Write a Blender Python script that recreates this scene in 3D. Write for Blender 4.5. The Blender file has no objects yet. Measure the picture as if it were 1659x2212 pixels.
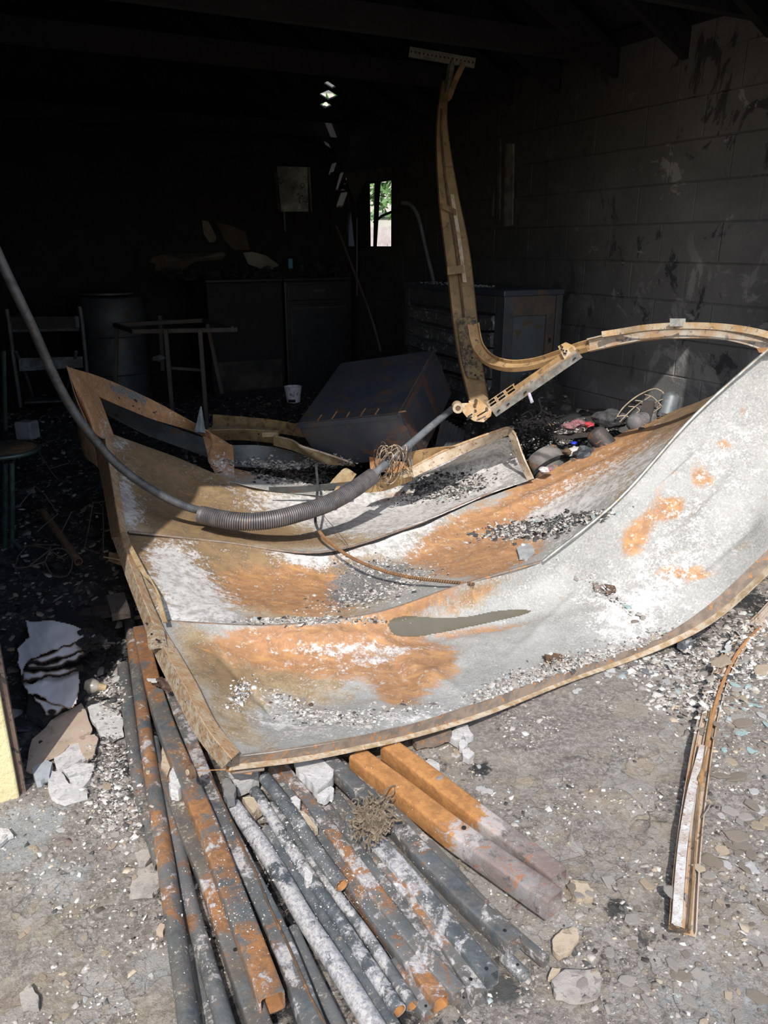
import bpy, math, random
import numpy as np
from mathutils import Vector, Matrix, noise as mnoise
from mathutils.bvhtree import BVHTree
random.seed(7); rng = np.random.default_rng(7)
SC = bpy.context.scene
COL = SC.collection

# ---------------------------------------------------------------- camera
W, H = 1659, 2212
F = 1662.0
CAMZ = 1.35
PITCH = math.radians(19.1)
cam_d = bpy.data.cameras.new('camera'); cam = bpy.data.objects.new('camera', cam_d); COL.objects.link(cam)
cam.location = (0, 0, CAMZ)
cam.rotation_euler = (math.radians(90) - PITCH, 0, 0)
cam_d.sensor_fit = 'VERTICAL'; cam_d.sensor_height = 24.0
cam_d.lens = F / H * 24.0
cam_d.clip_start = 0.02; cam_d.clip_end = 200
SC.camera = cam

# ---------------------------------------------------------------- light
world = bpy.data.worlds.new('world'); SC.world = world; world.use_nodes = True
wn = world.node_tree.nodes; wl = world.node_tree.links; wn.clear()
sky = wn.new('ShaderNodeTexSky'); sky.sky_type = 'NISHITA'; sky.sun_disc = False
SUN_EL, SUN_AZ = math.radians(46.5), math.radians(2.0)     # sun behind the camera, shining along +Y, a touch to the right
sky.sun_elevation = SUN_EL; sky.sun_rotation = math.pi + SUN_AZ
sky.air_density = 1.0; sky.dust_density = 1.5; sky.ozone_density = 1.0
bg = wn.new('ShaderNodeBackground'); bg.inputs['Strength'].default_value = 0.27
out = wn.new('ShaderNodeOutputWorld')
wl.new(sky.outputs[0], bg.inputs[0]); wl.new(bg.outputs[0], out.inputs[0])
sun_d = bpy.data.lights.new('sun', 'SUN'); sun_d.energy = 4.5; sun_d.angle = math.radians(0.55); sun_d.color = (1.0, 0.965, 0.91)
sun = bpy.data.objects.new('sun', sun_d); COL.objects.link(sun)
sd = Vector((math.sin(SUN_AZ) * math.cos(SUN_EL), math.cos(SUN_AZ) * math.cos(SUN_EL), -math.sin(SUN_EL)))
sun.rotation_euler = sd.to_track_quat('-Z', 'Y').to_euler(); sun.location = (0, -3, 6)
SC.view_settings.view_transform = 'Standard'; SC.view_settings.look = 'None'
SC.view_settings.gamma = 1.0; SC.view_settings.exposure = 0.0
SC.view_settings.use_curve_mapping = False
SC.cycles.max_bounces = 6; SC.cycles.diffuse_bounces = 4; SC.cycles.glossy_bounces = 3

# ---------------------------------------------------------------- geometry helpers
SP, CP = math.sin(PITCH), math.cos(PITCH)
def ray(px, py):
    u, v = (px - W / 2) / F, (H / 2 - py) / F
    return Vector((u, CP + v * SP, -SP + v * CP))
C0 = Vector((0, 0, CAMZ))
def atz(px, py, z):
    d = ray(px, py); return C0 + d * ((z - CAMZ) / d.z)
def aty(px, py, y):
    d = ray(px, py); return C0 + d * (y / d.y)
def proj(p):
    q = Vector(p) - C0; zc = q.y * CP - q.z * SP; yc = q.y * SP + q.z * CP
    return W / 2 + F * q.x / zc, H / 2 - F * yc / zc, zc
GO = atz(53, 1708, 0)                       # inner front corner of the left pillar
GA = math.radians(26.8)
GU = Vector((math.cos(GA), math.sin(GA), 0)); GV = Vector((-math.sin(GA), math.cos(GA), 0))
def G(a, b, z=0.0): return GO + GU * a + GV * b + Vector((0, 0, z))
def toG(p): q = Vector(p) - GO; return q.dot(GU), q.dot(GV)
AR = (Vector((1.67, 4.2, 0)) - GO).dot(GU)   # right wall plane
AL, BB = -1.3, 6.1
def onplane(px, py, p0, n):
    d = ray(px, py); return C0 + d * ((Vector(p0) - C0).dot(n) / d.dot(n))
def onright(px, py, off=0.0): return onplane(px, py, G(AR - off, 0), GU)
def onback(px, py, off=0.0): return onplane(px, py, G(0, BB - off), GV)

def mesh(name, verts, faces, mat, parent=None, smooth=False, keep=False, colors=None, attr='mask'):
    me = bpy.data.meshes.new(name)
    vs = [tuple(v) for v in verts]
    if parent is None and not keep:
        xs = [v[0] for v in vs]; ys = [v[1] for v in vs]; zs = [v[2] for v in vs]
        o = ((min(xs) + max(xs)) / 2, (min(ys) + max(ys)) / 2, min(zs))
        vs = [(v[0] - o[0], v[1] - o[1], v[2] - o[2]) for v in vs]
    else: o = (0, 0, 0)
    me.from_pydata(vs, [], faces)
    if smooth:
        me.polygons.foreach_set('use_smooth', [True] * len(me.polygons))
    if colors is not None:
        ca = me.color_attributes.new(attr, 'FLOAT_COLOR', 'POINT')
        ca.data.foreach_set('color', np.asarray(colors, dtype=np.float32).ravel())
    if mat: me.materials.append(mat)
    me.update()
    ob = bpy.data.objects.new(name, me); COL.objects.link(ob); ob.location = o
    if parent is not None:
        ob.parent = parent; ob.matrix_parent_inverse = Matrix.Translation(parent.location).inverted() if parent.type == 'EMPTY' else parent.matrix_basis.inverted()
    return ob
def tag(o, label=None, cat=None, group=None, kind=None):
    if label: o['label'] = label
    if cat: o['category'] = cat
    if group: o['group'] = group
    if kind: o['kind'] = kind
    return o
def thing(name, label, cat, loc, group=None):
    o = bpy.data.objects.new(name, None); COL.objects.link(o); o.location = loc; o.empty_display_size = .05
    return tag(o, label, cat, group)
def smoothe(ob, deg=40):
    me = ob.data
    me.polygons.foreach_set('use_smooth', [True] * len(me.polygons))
    m = ob.modifiers.new('auto', 'NODES') if False else None
    try: me.set_sharp_from_angle(angle=math.radians(deg))
    except Exception: pass
    return ob
def bevel(ob, w, seg=2):
    m = ob.modifiers.new('bevel', 'BEVEL'); m.width = w; m.segments = seg; m.limit_method = 'ANGLE'; return ob
def solid(ob, t, off=-1):
    m = ob.modifiers.new('solid', 'SOLIDIFY'); m.thickness = t; m.offset = off
    e = ob.modifiers.new('split', 'EDGE_SPLIT'); e.split_angle = math.radians(50); return ob

class MB:
    def __init__(s): s.v = []; s.f = []
    def add(s, v, f):
        n = len(s.v); s.v += [Vector(x) for x in v]; s.f += [[i + n for i in q] for q in f]; return s
    def hexa(s, c):   # 8 corners: bottom 4 ccw, top 4 ccw
        return s.add(c, [[3, 2, 1, 0], [4, 5, 6, 7], [0, 1, 5, 4], [1, 2, 6, 5], [2, 3, 7, 6], [3, 0, 4, 7]])
    def box(s, o, a, b, c):   # corner + three edge vectors
        o, a, b, c = map(Vector, (o, a, b, c))
        if a.cross(b).dot(c) < 0: a, b = b, a
        return s.hexa([o, o + a, o + a + b, o + b, o + c, o + a + c, o + a + b + c, o + b + c])
    def gbox(s, a0, a1, b0, b1, z0, z1):
        return s.box(G(a0, b0, z0), GU * (a1 - a0), GV * (b1 - b0), Vector((0, 0, z1 - z0)))
    def sweep(s, pts, rad, seg=12, prof=None, closed_ends=True, up=None, inner=None):
        pts = [Vector(p) for p in pts]; n = len(pts)
        if not hasattr(rad, '__len__'): rad = [rad] * n
        if prof is None: prof = [(math.cos(2 * math.pi * k / seg), math.sin(2 * math.pi * k / seg)) for k in range(seg)]
        m = len(prof); up = Vector(up or (0, 0, 1)); rings = []
        prev = None
        for i, p in enumerate(pts):
            t = (pts[min(i + 1, n - 1)] - pts[max(i - 1, 0)]).normalized()
            if prev is None:
                x = t.cross(up)
                if x.length < 1e-4: x = t.cross(Vector((1, 0, 0)))
                x.normalize()
            else: x = (prev - t * prev.dot(t)).normalized()
            prev = x; y = x.cross(t)
            rings.append([p + x * (q[0] * rad[i]) + y * (q[1] * rad[i]) for q in prof])
        v = [q for r in rings for q in r]
        f = [[i * m + k, i * m + (k + 1) % m, (i + 1) * m + (k + 1) % m, (i + 1) * m + k] for i in range(n - 1) for k in range(m)]
        if inner:     # open ended pipe with a wall: a second shell inside, joined at the rims
            s2 = MB(); s2.sweep(pts, [r * inner for r in rad], seg, prof, False, up)
            nv = len(v); v += s2.v; f += [[i + nv for i in reversed(q)] for q in s2.f]
            for k in range(m):
                k2 = (k + 1) % m
                f.append([k2, k, nv + k, nv + k2]); e = (n - 1) * m
                f.append([e + k, e + k2, nv + e + k2, nv + e + k])
        elif closed_ends:
            f.append(list(range(m))[::-1]); f.append([(n - 1) * m + k for k in range(m)])
        return s.add(v, f)
    def build(s, name, mat, parent=None, smooth=False, **k):
        o = mesh(name, s.v, s.f, mat, parent, **k)
        if smooth: smoothe(o)
        return o

def cr(pts, n):
    """Catmull-Rom through a list of tuples, n samples per span."""
    P = [np.array(p, float) for p in pts]; P = [2 * P[0] - P[1]] + P + [2 * P[-1] - P[-2]]; o = []
    for i in range(1, len(P) - 2):
        for k in range(n):
            t = k / n; a, b, c, d = P[i - 1:i + 3]
            o.append(.5 * (2 * b + (c - a) * t + (2 * a - 5 * b + 4 * c - d) * t * t + (3 * b - a - 3 * c + d) * t ** 3))
    o.append(P[-2]); return o
def pxz(pts, n=6): return [atz(*q) for q in cr(pts, n)]
def pxy(pts, n=6): return [aty(*q) for q in cr(pts, n)]
def fbm(x, y, z=0.0, o=4):
    return mnoise.fractal(Vector((x, y, z)), 1.0, 2.0, o)

# ---------------------------------------------------------------- materials
class NT:
    def __init__(s, name, rough=.8, metal=0.0):
        s.m = bpy.data.materials.new(name); s.m.use_nodes = True
        s.t = s.m.node_tree; s.n = s.t.nodes; s.l = s.t.links
        s.b = s.n['Principled BSDF']; s.b.inputs['Roughness'].default_value = rough; s.b.inputs['Metallic'].default_value = metal
        s.co = s.n.new('ShaderNodeTexCoord').outputs['Object']
    def put(s, sock, v):
        if v is None: return
        if hasattr(v, 'is_linked') or isinstance(v, bpy.types.NodeSocket): s.l.new(v, sock)
        else:
            if isinstance(v, (tuple, list)) and len(v) == 3 and len(sock.default_value) == 4: v = (*v, 1)
            sock.default_value = v
    def noise(s, scale, detail=6, rough=.6, dist=0.0, stretch=None, off=None):
        n = s.n.new('ShaderNodeTexNoise'); n.inputs['Scale'].default_value = scale; n.inputs['Detail'].default_value = detail
        n.inputs['Roughness'].default_value = rough; n.inputs['Distortion'].default_value = dist
        c = s.co
        if stretch or off is not None:
            mp = s.n.new('ShaderNodeMapping'); s.l.new(c, mp.inputs[0])
            if stretch: mp.inputs['Scale'].default_value = stretch
            if off is not None: s.put(mp.inputs['Location'], off)
            c = mp.outputs[0]
        s.l.new(c, n.inputs['Vector']); return n.outputs[0]
    def vor(s, scale, feature='F1', out='Distance', rnd=1.0):
        n = s.n.new('ShaderNodeTexVoronoi'); n.feature = feature; n.inputs['Scale'].default_value = scale
        n.inputs['Randomness'].default_value = rnd
        s.l.new(s.co, n.inputs['Vector']); return n.outputs[out]
    def math(s, op, a, b=None, c=None, clamp=False):
        n = s.n.new('ShaderNodeMath'); n.operation = op; n.use_clamp = clamp
        for i, q in enumerate((a, b, c)):
            if q is not None: s.put(n.inputs[i], q)
        return n.outputs[0]
    def ss(s, x, lo, hi):
        n = s.n.new('ShaderNodeMapRange'); n.interpolation_type = 'SMOOTHSTEP'
        s.put(n.inputs['Value'], x); n.inputs['From Min'].default_value = lo; n.inputs['From Max'].default_value = hi
        return n.outputs[0]
    def mix(s, f, a, b):
        n = s.n.new('ShaderNodeMix'); n.data_type = 'RGBA'
        s.put(n.inputs['Factor'], f)
        ia = [i for i in n.inputs if i.name == 'A' and i.type == 'RGBA'][0]; ib = [i for i in n.inputs if i.name == 'B' and i.type == 'RGBA'][0]
        s.put(ia, a); s.put(ib, b); return [o for o in n.outputs if o.type == 'RGBA'][0]
    def attr(s, name):
        n = s.n.new('ShaderNodeAttribute'); n.attribute_name = name; return n
    def sep(s, c):
        n = s.n.new('ShaderNodeSeparateColor'); s.l.new(c, n.inputs[0]); return n.outputs
    def bump(s, h, strength=.5, dist=.01):
        n = s.n.new('ShaderNodeBump'); n.inputs['Strength'].default_value = strength; n.inputs['Distance'].default_value = dist
        s.l.new(h, n.inputs['Height']); s.l.new(n.outputs[0], s.b.inputs['Normal'])
    def base(s, c): s.put(s.b.inputs['Base Color'], c); return s

def simple(name, c1, c2, scale=12, rough=.8, metal=0, bump=.3, bd=.004, detail=6, c3=None, stretch=None):
    t = NT(name, rough, metal); n = t.noise(scale, detail, .65, .3, stretch)
    c = t.mix(t.ss(n, .38, .62), c1, c2)
    if c3: c = t.mix(t.ss(t.noise(scale * 2.7, 8, .7, .6), .56, .62), c, c3)
    t.base(c); t.bump(t.noise(scale * 4, 8, .7), bump, bd); return t.m

M = {}
# metal sheet of the door: R rust, G white ash, B ochre, A bare grey / char
t = NT('burnt_door_sheet', .8)
a = t.attr('mask'); r, g, b = t.sep(a.outputs['Color'])[:3]; al = a.outputs['Alpha']
n1 = t.noise(7, 9, .7, .6); n2 = t.noise(40, 9, .75, .2); n3 = t.noise(4.5, 9, .68, 1.2); nf = t.noise(130, 6, .8); ns = t.noise(9, 9, .72, .4, (1, 3.2, 1)); nm = t.noise(17, 9, .75, .8)
def add(x, *kn):
    for k, n_ in kn: x = t.math('MULTIPLY_ADD', t.math('SUBTRACT', n_, .5), k, x)
    return x
grey = t.mix(t.ss(n1, .35, .65), (.34, .335, .31), (.24, .24, .222))
grey = t.mix(t.ss(nf, .40, .62), grey, (.40, .395, .375))
och = t.mix(t.ss(nm, .38, .62), (.40, .30, .175), (.28, .195, .105)); och = t.mix(t.ss(nf, .5, .64), och, (.46, .42, .35)); och = t.mix(t.math('MULTIPLY', t.ss(b, .55, .95), .85), och, t.mix(t.ss(nm, .4, .6), (.27, .17, .08), (.18, .115, .06)))
c = t.mix(t.ss(add(b, (1.3, n1), (1.0, nm), (.5, nf)), .22, .62), grey, och)
rust = t.mix(t.ss(nm, .35, .62), (.44, .225, .10), (.29, .145, .065))
rust = t.mix(t.ss(ns, .50, .66), rust, (.50, .27, .10))
rust = t.mix(t.ss(n2, .54, .64), rust, (.44, .34, .25))
c = t.mix(t.math('MULTIPLY', t.ss(add(r, (1.2, n3), (1.3, ns), (.7, n2)), .3, .75), .95), c, rust)
wh = t.mix(t.ss(add(0.5, (1.0, n2), (.6, nm)), .35, .6), (.37, .35, .33), (.64, .62, .60))
c = t.mix(t.math('MULTIPLY', t.ss(add(g, (1.1, nm), (2.2, n2), (1.8, nf)), .36, .80), .94), c, wh)
spk = t.ss(add(nf, (.8, nm)), .62, .70); c = t.mix(t.math('MULTIPLY', spk, .7), c, (.60, .58, .55))
rs = t.ss(t.noise(11, 9, .78, .3, (1, 5, 1), (5, 7, 1)), .60, .70); c = t.mix(t.math('MULTIPLY', rs, .45), c, (.33, .20, .10))
spd = t.ss(t.noise(60, 7, .8, 0, None, (3, 1, 2)), .64, .70); c = t.mix(t.math('MULTIPLY', spd, .7), c, (.12, .09, .07))
c = t.mix(t.ss(add(al, (1.6, n2), (1.0, nm)), .45, .75), c, t.mix(t.ss(nf, .4, .6), (.10, .098, .095), (.27, .26, .25)))
t.base(c); t.bump(t.math('ADD', t.math('MULTIPLY', nf, .5), t.math('MULTIPLY', n2, 1.0)), .35, .005)
t.b.inputs['Metallic'].default_value = .1
M['sheet'] = t.m

# tubes: Object Info colour = rust amount, ash amount, brown amount
t = NT('burnt_tube_steel', .62)
oi = t.n.new('ShaderNodeObjectInfo'); r, g, b = t.sep(oi.outputs['Color'])[:3]
off = t.n.new('ShaderNodeCombineXYZ'); rr = t.math('MULTIPLY', oi.outputs['Random'], 37.0)
for i in range(3): t.l.new(rr, off.inputs[i])
n1 = t.noise(6, 9, .75, .7, None, off.outputs[0]); n2 = t.noise(30, 9, .78, .3, None, off.outputs[0]); n3 = t.noise(10, 9, .75, .8, None, off.outputs[0]); n4 = t.noise(110, 5, .8, 0, None, off.outputs[0]); n5 = t.noise(3, 6, .65, .5, None, off.outputs[0])
def add(x, *kn):
    for k, n_ in kn: x = t.math('MULTIPLY_ADD', t.math('SUBTRACT', n_, .5), k, x)
    return x
c = t.mix(t.ss(n2, .35, .65), (.055, .070, .082), (.125, .14, .148))
c = t.mix(t.ss(n5, .4, .65), c, (.16, .165, .165))
c = t.mix(t.math('MULTIPLY', t.ss(n3, .36, .62), t.math('MULTIPLY', b, .8)), c, (.15, .115, .085))
rc = t.mix(t.ss(n2, .38, .6), (.42, .185, .06), (.20, .10, .05))
c = t.mix(t.math('MULTIPLY', t.ss(add(r, (2.6, n1), (1.6, n2), (1.5, n5)), .56, .82), .92), c, rc)
c = t.mix(t.math('MULTIPLY', t.ss(add(g, (2.4, n3), (2.2, n2), (1.5, n5)), .62, .85), .92), c, t.mix(t.ss(n4, .38, .6), (.28, .28, .30), (.58, .56, .55)))
c = t.mix(t.math('MULTIPLY', t.ss(add(n4, (.7, n3)), .60, .68), .8), c, (.46, .42, .35))
c = t.mix(t.math('MULTIPLY', t.ss(t.noise(55, 7, .8, .3, (1, 1, 1), (9, 9, 2)), .60, .68), .6), c, (.30, .17, .08))
t.base(c); t.bump(t.math('ADD', n2, t.math('MULTIPLY', n4, .5)), .5, .005); t.b.inputs['Metallic'].default_value = .2
M['tube'] = t.m

M['ochre'] = simple('scorched_ochre_steel', (.30, .195, .09), (.18, .115, .055), 14, .72, .1, .35, .004, c3=(.10, .065, .04))
M['ochre_pale'] = simple('heat_bleached_ochre_steel', (.40, .31, .19), (.30, .20, .10), 16, .75, .1, .4, .004, c3=(.17, .10, .05))
M['rust'] = simple('orange_rust', (.42, .20, .07), (.26, .125, .05), 14, .85, .05, .5, .005, c3=(.20, .17, .14))
M['rustdark'] = simple('dark_brown_rust', (.13, .075, .04), (.06, .045, .035), 18, .85, .05, .4, .004, c3=(.26, .12, .04))
M['galv'] = simple('scorched_galvanised_steel', (.36, .36, .33), (.20, .20, .185), 22, .5, .4, .3, .003, c3=(.38, .24, .10))
M['spring'] = simple('grey_brown_spring_steel', (.16, .15, .15), (.10, .095, .10), 20, .5, .35, .2, .002, c3=(.20, .13, .09))
M['shaft'] = simple('blue_grey_burnt_tube', (.12, .125, .13), (.06, .06, .065), 16, .5, .4, .3, .002, c3=(.13, .09, .07))
M['pale'] = simple('pale_tan_flange', (.50, .42, .33), (.38, .28, .18), 16, .75, .1, .35, .004, c3=(.24, .14, .07))
M['char'] = simple('charcoal', (.016, .016, .018), (.035, .034, .034), 30, .6, 0, 1.0, .02, 8, (.06, .058, .056))
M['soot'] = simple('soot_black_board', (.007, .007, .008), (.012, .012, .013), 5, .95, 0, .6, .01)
M['sootmetal'] = simple('sooty_dark_metal', (.045, .052, .06), (.075, .08, .085), 7, .55, .3, .3, .004, 8, (.085, .05, .03))
M['sootmetal2'] = simple('blue_black_burnt_steel', (.045, .055, .078), (.075, .078, .09), 4, .45, .35, .25, .004, 8, (.12, .075, .055))
M['sootrust'] = simple('dull_brown_soot_steel', (.09, .065, .05), (.05, .045, .042), 15, .8, .1, .4, .004, c3=(.09, .055, .035))
M['greenmetal'] = simple('dark_green_enamel', (.06, .085, .08), (.04, .05, .05), 20, .35, .3, .2, .003)
M['wood'] = simple('charred_brown_wood', (.16, .105, .075), (.07, .045, .035), 14, .85, 0, .6, .006, 8, (.022, .02, .02), (1, 1, .15))
M['drywall'] = simple('broken_white_plaster', (.56, .54, .525), (.44, .43, .415), 26, .95, 0, .6, .006, 8, (.34, .31, .29))
M['stone'] = simple('grey_brown_concrete_flake', (.37, .335, .295), (.27, .245, .22), 18, .95, 0, .6, .006, 8, (.20, .18, .165))
M['tanstone'] = simple('tan_concrete_flake', (.44, .36, .26), (.35, .275, .195), 16, .95, 0, .6, .005, 8, (.24, .19, .14))
M['cardboard'] = simple('tan_board', (.42, .335, .26), (.36, .28, .21), 9, .95, 0, .2, .003, 8, (.28, .21, .15))
M['plastic'] = simple('white_plastic', (.55, .54, .60), (.45, .44, .5), 8, .5, 0, .1, .002, c3=(.15, .14, .15))
M['grime_white'] = simple('smoke_stained_white_enamel', (.22, .235, .22), (.11, .12, .115), 3.5, .5, .1, .2, .003, 6, (.05, .055, .05))
M['bluegrey'] = simple('blue_grey_cylinder_paint', (.20, .22, .235), (.13, .14, .15), 12, .5, .3, .3, .003, c3=(.25, .25, .25))
M['glass_t'] = simple('dull_teal_glass', (.20, .30, .29), (.30, .38, .37), 40, .25, 0, .1, .002)
M['pink'] = simple('pink_melted_plastic', (.35, .15, .16), (.20, .11, .12), 18, .6, 0, .6, .01, c3=(.05, .04, .04))
M['red'] = simple('red_plastic', (.5, .06, .07), (.4, .05, .06), 18, .5)
M['blue'] = simple('blue_plastic', (.02, .05, .6), (.02, .05, .5), 18, .4)
M['fibre'] = simple('matted_brown_fibre', (.33, .26, .18), (.20, .15, .10), 60, .95, 0, .8, .01)
M['puddle'] = NT('murky_puddle_water', .12).base((.12, .105, .075)).m

t = NT('rusted_beam_scale', .85); r = t.sep(t.attr('mask').outputs['Color'])[0]
n1 = t.noise(8, 9, .75, .7); n2 = t.noise(32, 9, .78, .3); n3 = t.noise(100, 5, .8)
ru = t.mix(t.ss(n2, .38, .62), (.50, .235, .075), (.33, .15, .05)); ru = t.mix(t.ss(n1, .58, .66), ru, (.22, .21, .20))
sc = t.mix(t.ss(n1, .4, .6), (.20, .15, .13), (.27, .25, .24)); sc = t.mix(t.ss(n2, .55, .63), sc, (.10, .09, .09)); sc = t.mix(t.ss(t.noise(14, 9, .75, .5, None, (3, 3, 3)), .55, .63), sc, (.36, .15, .07)); sc = t.mix(t.ss(n3, .6, .68), sc, (.45, .42, .40))
q = t.math('MULTIPLY_ADD', t.math('SUBTRACT', n1, .5), 1.6, r); q = t.math('MULTIPLY_ADD', t.math('SUBTRACT', n2, .5), .8, q)
c = t.mix(t.ss(q, .35, .6), ru, sc)
c = t.mix(t.math('MULTIPLY', t.ss(t.math('SUBTRACT', 1.0, t.math('ABSOLUTE', t.math('MULTIPLY', t.math('SUBTRACT', q, .55), 4.0))), .3, .9), .6), c, (.56, .52, .50))
t.base(c); t.bump(t.math('ADD', n2, n1), .7, .006); M['beam'] = t.m

# ash chips with their own colour
t = NT('ash_chips', .92); a = t.attr('col').outputs['Color']
nn = t.noise(60, 5, .7); t.base(t.mix(t.math('MULTIPLY', t.ss(nn, .4, .65), .35), a, (.14, .13, .12))); t.bump(nn, .4, .003)
M['chips'] = t.m

# block wall
t = NT('sooty_painted_block', .88)
gco = t.n.new('ShaderNodeNewGeometry').outputs['Position']; t.co = gco
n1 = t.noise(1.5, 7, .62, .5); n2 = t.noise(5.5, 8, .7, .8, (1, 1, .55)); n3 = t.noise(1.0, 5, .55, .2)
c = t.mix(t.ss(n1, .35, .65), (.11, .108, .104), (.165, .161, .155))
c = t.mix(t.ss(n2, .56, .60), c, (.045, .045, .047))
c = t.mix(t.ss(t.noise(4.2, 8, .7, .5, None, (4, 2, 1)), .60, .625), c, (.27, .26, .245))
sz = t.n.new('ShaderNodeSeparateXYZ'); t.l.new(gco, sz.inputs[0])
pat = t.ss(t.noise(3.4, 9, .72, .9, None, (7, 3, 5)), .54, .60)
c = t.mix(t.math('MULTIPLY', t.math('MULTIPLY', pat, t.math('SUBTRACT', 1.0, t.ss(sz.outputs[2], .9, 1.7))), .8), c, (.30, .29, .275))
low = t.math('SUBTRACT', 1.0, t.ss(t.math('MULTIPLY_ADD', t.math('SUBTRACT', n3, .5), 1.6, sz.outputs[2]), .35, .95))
c = t.mix(t.math('MULTIPLY', low, .5), c, (.36, .35, .34))  # pale zone near the floor, colour lifted to strengthen the sun patch
far = t.ss(t.math('MULTIPLY_ADD', t.math('SUBTRACT', n3, .5), 1.0, sz.outputs[1]), 4.2, 5.3)  # inward darkening: soot, plus daylight fading with depth painted into the colour
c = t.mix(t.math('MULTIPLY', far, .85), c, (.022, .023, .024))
t.base(c); t.bump(t.math('ADD', t.noise(60, 5, .7), t.math('MULTIPLY', n2, 1.5)), .35, .008)
M['block'] = t.m

# ground: R clean concrete, G char, B brown flakes
t = NT('littered_concrete_ground', .95)
a = t.attr('mask'); r, g, b = t.sep(a.outputs['Color'])[:3]; al = a.outputs['Alpha']
n1 = t.noise(4.5, 9, .68, .6); n2 = t.noise(17, 9, .75, .3); n3 = t.noise(70, 7, .8); nf = t.noise(200, 4, .8)
c = t.mix(t.ss(n2, .36, .64), (.27, .235, .20), (.165, .145, .125))
c = t.mix(t.math('MULTIPLY', t.ss(n1, .42, .6), .6), c, (.135, .117, .10))
c = t.mix(t.ss(n3, .45, .58), c, (.36, .325, .285))
cl = t.mix(t.ss(n2, .38, .62), (.37, .38, .375), (.28, .285, .28))
c = t.mix(t.ss(t.math('MULTIPLY_ADD', t.math('SUBTRACT', n1, .5), 1.8, r), .4, .62), c, cl)
c = t.mix(t.ss(nf, .56, .64), c, (.13, .11, .095))
c = t.mix(t.ss(t.noise(120, 5, .8, 0, None, (5, 2, 7)), .60, .65), c, (.52, .48, .42))
sp = t.ss(t.noise(11, 9, .78, .4, None, (9, 4, 1)), .61, .66); c = t.mix(t.math('MULTIPLY', sp, .8), c, (.05, .048, .048))
mk = t.ss(t.noise(2.2, 6, .65, .4, None, (2, 8, 3)), .44, .58)
t2 = t.noise(6, 4, .6)
for sc_, lo_, w_ in ((9, .03, .8), (24, .05, .6), (50, .06, .5)):
    vv = t.n.new('ShaderNodeTexVoronoi'); vv.feature = 'DISTANCE_TO_EDGE'; vv.inputs['Scale'].default_value = sc_
    vc = t.n.new('ShaderNodeTexVoronoi'); vc.feature = 'F1'; vc.inputs['Scale'].default_value = sc_
    wv = t.n.new('ShaderNodeVectorMath'); wv.operation = 'MULTIPLY_ADD'; nn4 = t.n.new('ShaderNodeTexNoise'); nn4.inputs['Scale'].default_value = sc_ * .8; nn4.inputs['Detail'].default_value = 3
    t.l.new(t.co, nn4.inputs['Vector']); t.l.new(nn4.outputs['Color'], wv.inputs[0]); wv.inputs[1].default_value = (1.2 / sc_,) * 3; t.l.new(t.co, wv.inputs[2])
    t.l.new(wv.outputs[0], vv.inputs['Vector']); t.l.new(wv.outputs[0], vc.inputs['Vector'])
    cs = t.sep(vc.outputs['Color'])
    c = t.mix(t.math('MULTIPLY', t.math('MULTIPLY', t.ss(cs[0], .55, .6), mk), w_ * .8), c, t.mix(t.ss(cs[1], .3, .7), (.36, .295, .215), (.40, .375, .345)))
    c = t.mix(t.math('MULTIPLY', t.math('MULTIPLY', t.math('SUBTRACT', 1.0, t.ss(vv.outputs['Distance'], 0.0, lo_)), t.math('MULTIPLY', mk, t.ss(cs[2], .3, .5))), w_), c, (.06, .052, .045))
ch = t.mix(t.ss(n2, .5, .62), (.018, .018, .019), (.075, .07, .065))
c = t.mix(t.ss(t.math('MULTIPLY_ADD', t.math('SUBTRACT', n2, .5), 1.8, g), .42, .62), c, ch)
wet = t.mix(t.ss(n2, .4, .6), (.055, .06, .058), (.09, .085, .075))
c = t.mix(t.ss(t.math('MULTIPLY_ADD', t.math('SUBTRACT', n2, .5), 1.4, b), .45, .65), c, wet)
t.base(c); t.bump(t.math('ADD', t.math('MULTIPLY', n3, .6), t.math('ADD', n2, t.math('MULTIPLY', nf, .3))), .8, .012)
M['ground'] = t.m

# cream stucco
t = NT('cream_stucco', .92); n = t.noise(40, 6, .7); n2 = t.noise(7, 5, .6)
c = t.mix(t.ss(n2, .35, .65), (.66, .58, .33), (.58, .50, .27)); c = t.mix(t.ss(n, .62, .7), c, (.42, .34, .2))
t.base(c); t.bump(n, .9, .008); M['stucco'] = t.m
t = NT('scorched_paper', .85); a = t.attr('mask'); r = t.sep(a.outputs['Color'])[0]
n = t.noise(30, 7, .7); q = t.math('MULTIPLY_ADD', t.math('SUBTRACT', n, .5), .5, r)
c = t.mix(t.ss(q, .18, .45), (.66, .65, .66), (.30, .20, .13)); c = t.mix(t.ss(q, .42, .58), c, (.018, .014, .013)); t.base(c); t.bump(n, .2, .003)
M['paper'] = t.m
M['fencew'] = simple('sunlit_white_fence', (.50, .44, .41), (.40, .34, .31), 8, .8)
M['leaf'] = simple('tree_leaf_green', (.07, .16, .035), (.12, .24, .06), 3, .6)
M['cream_house'] = simple('pale_house_wall', (.55, .52, .44), (.5, .47, .4), 4, .8)

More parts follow.
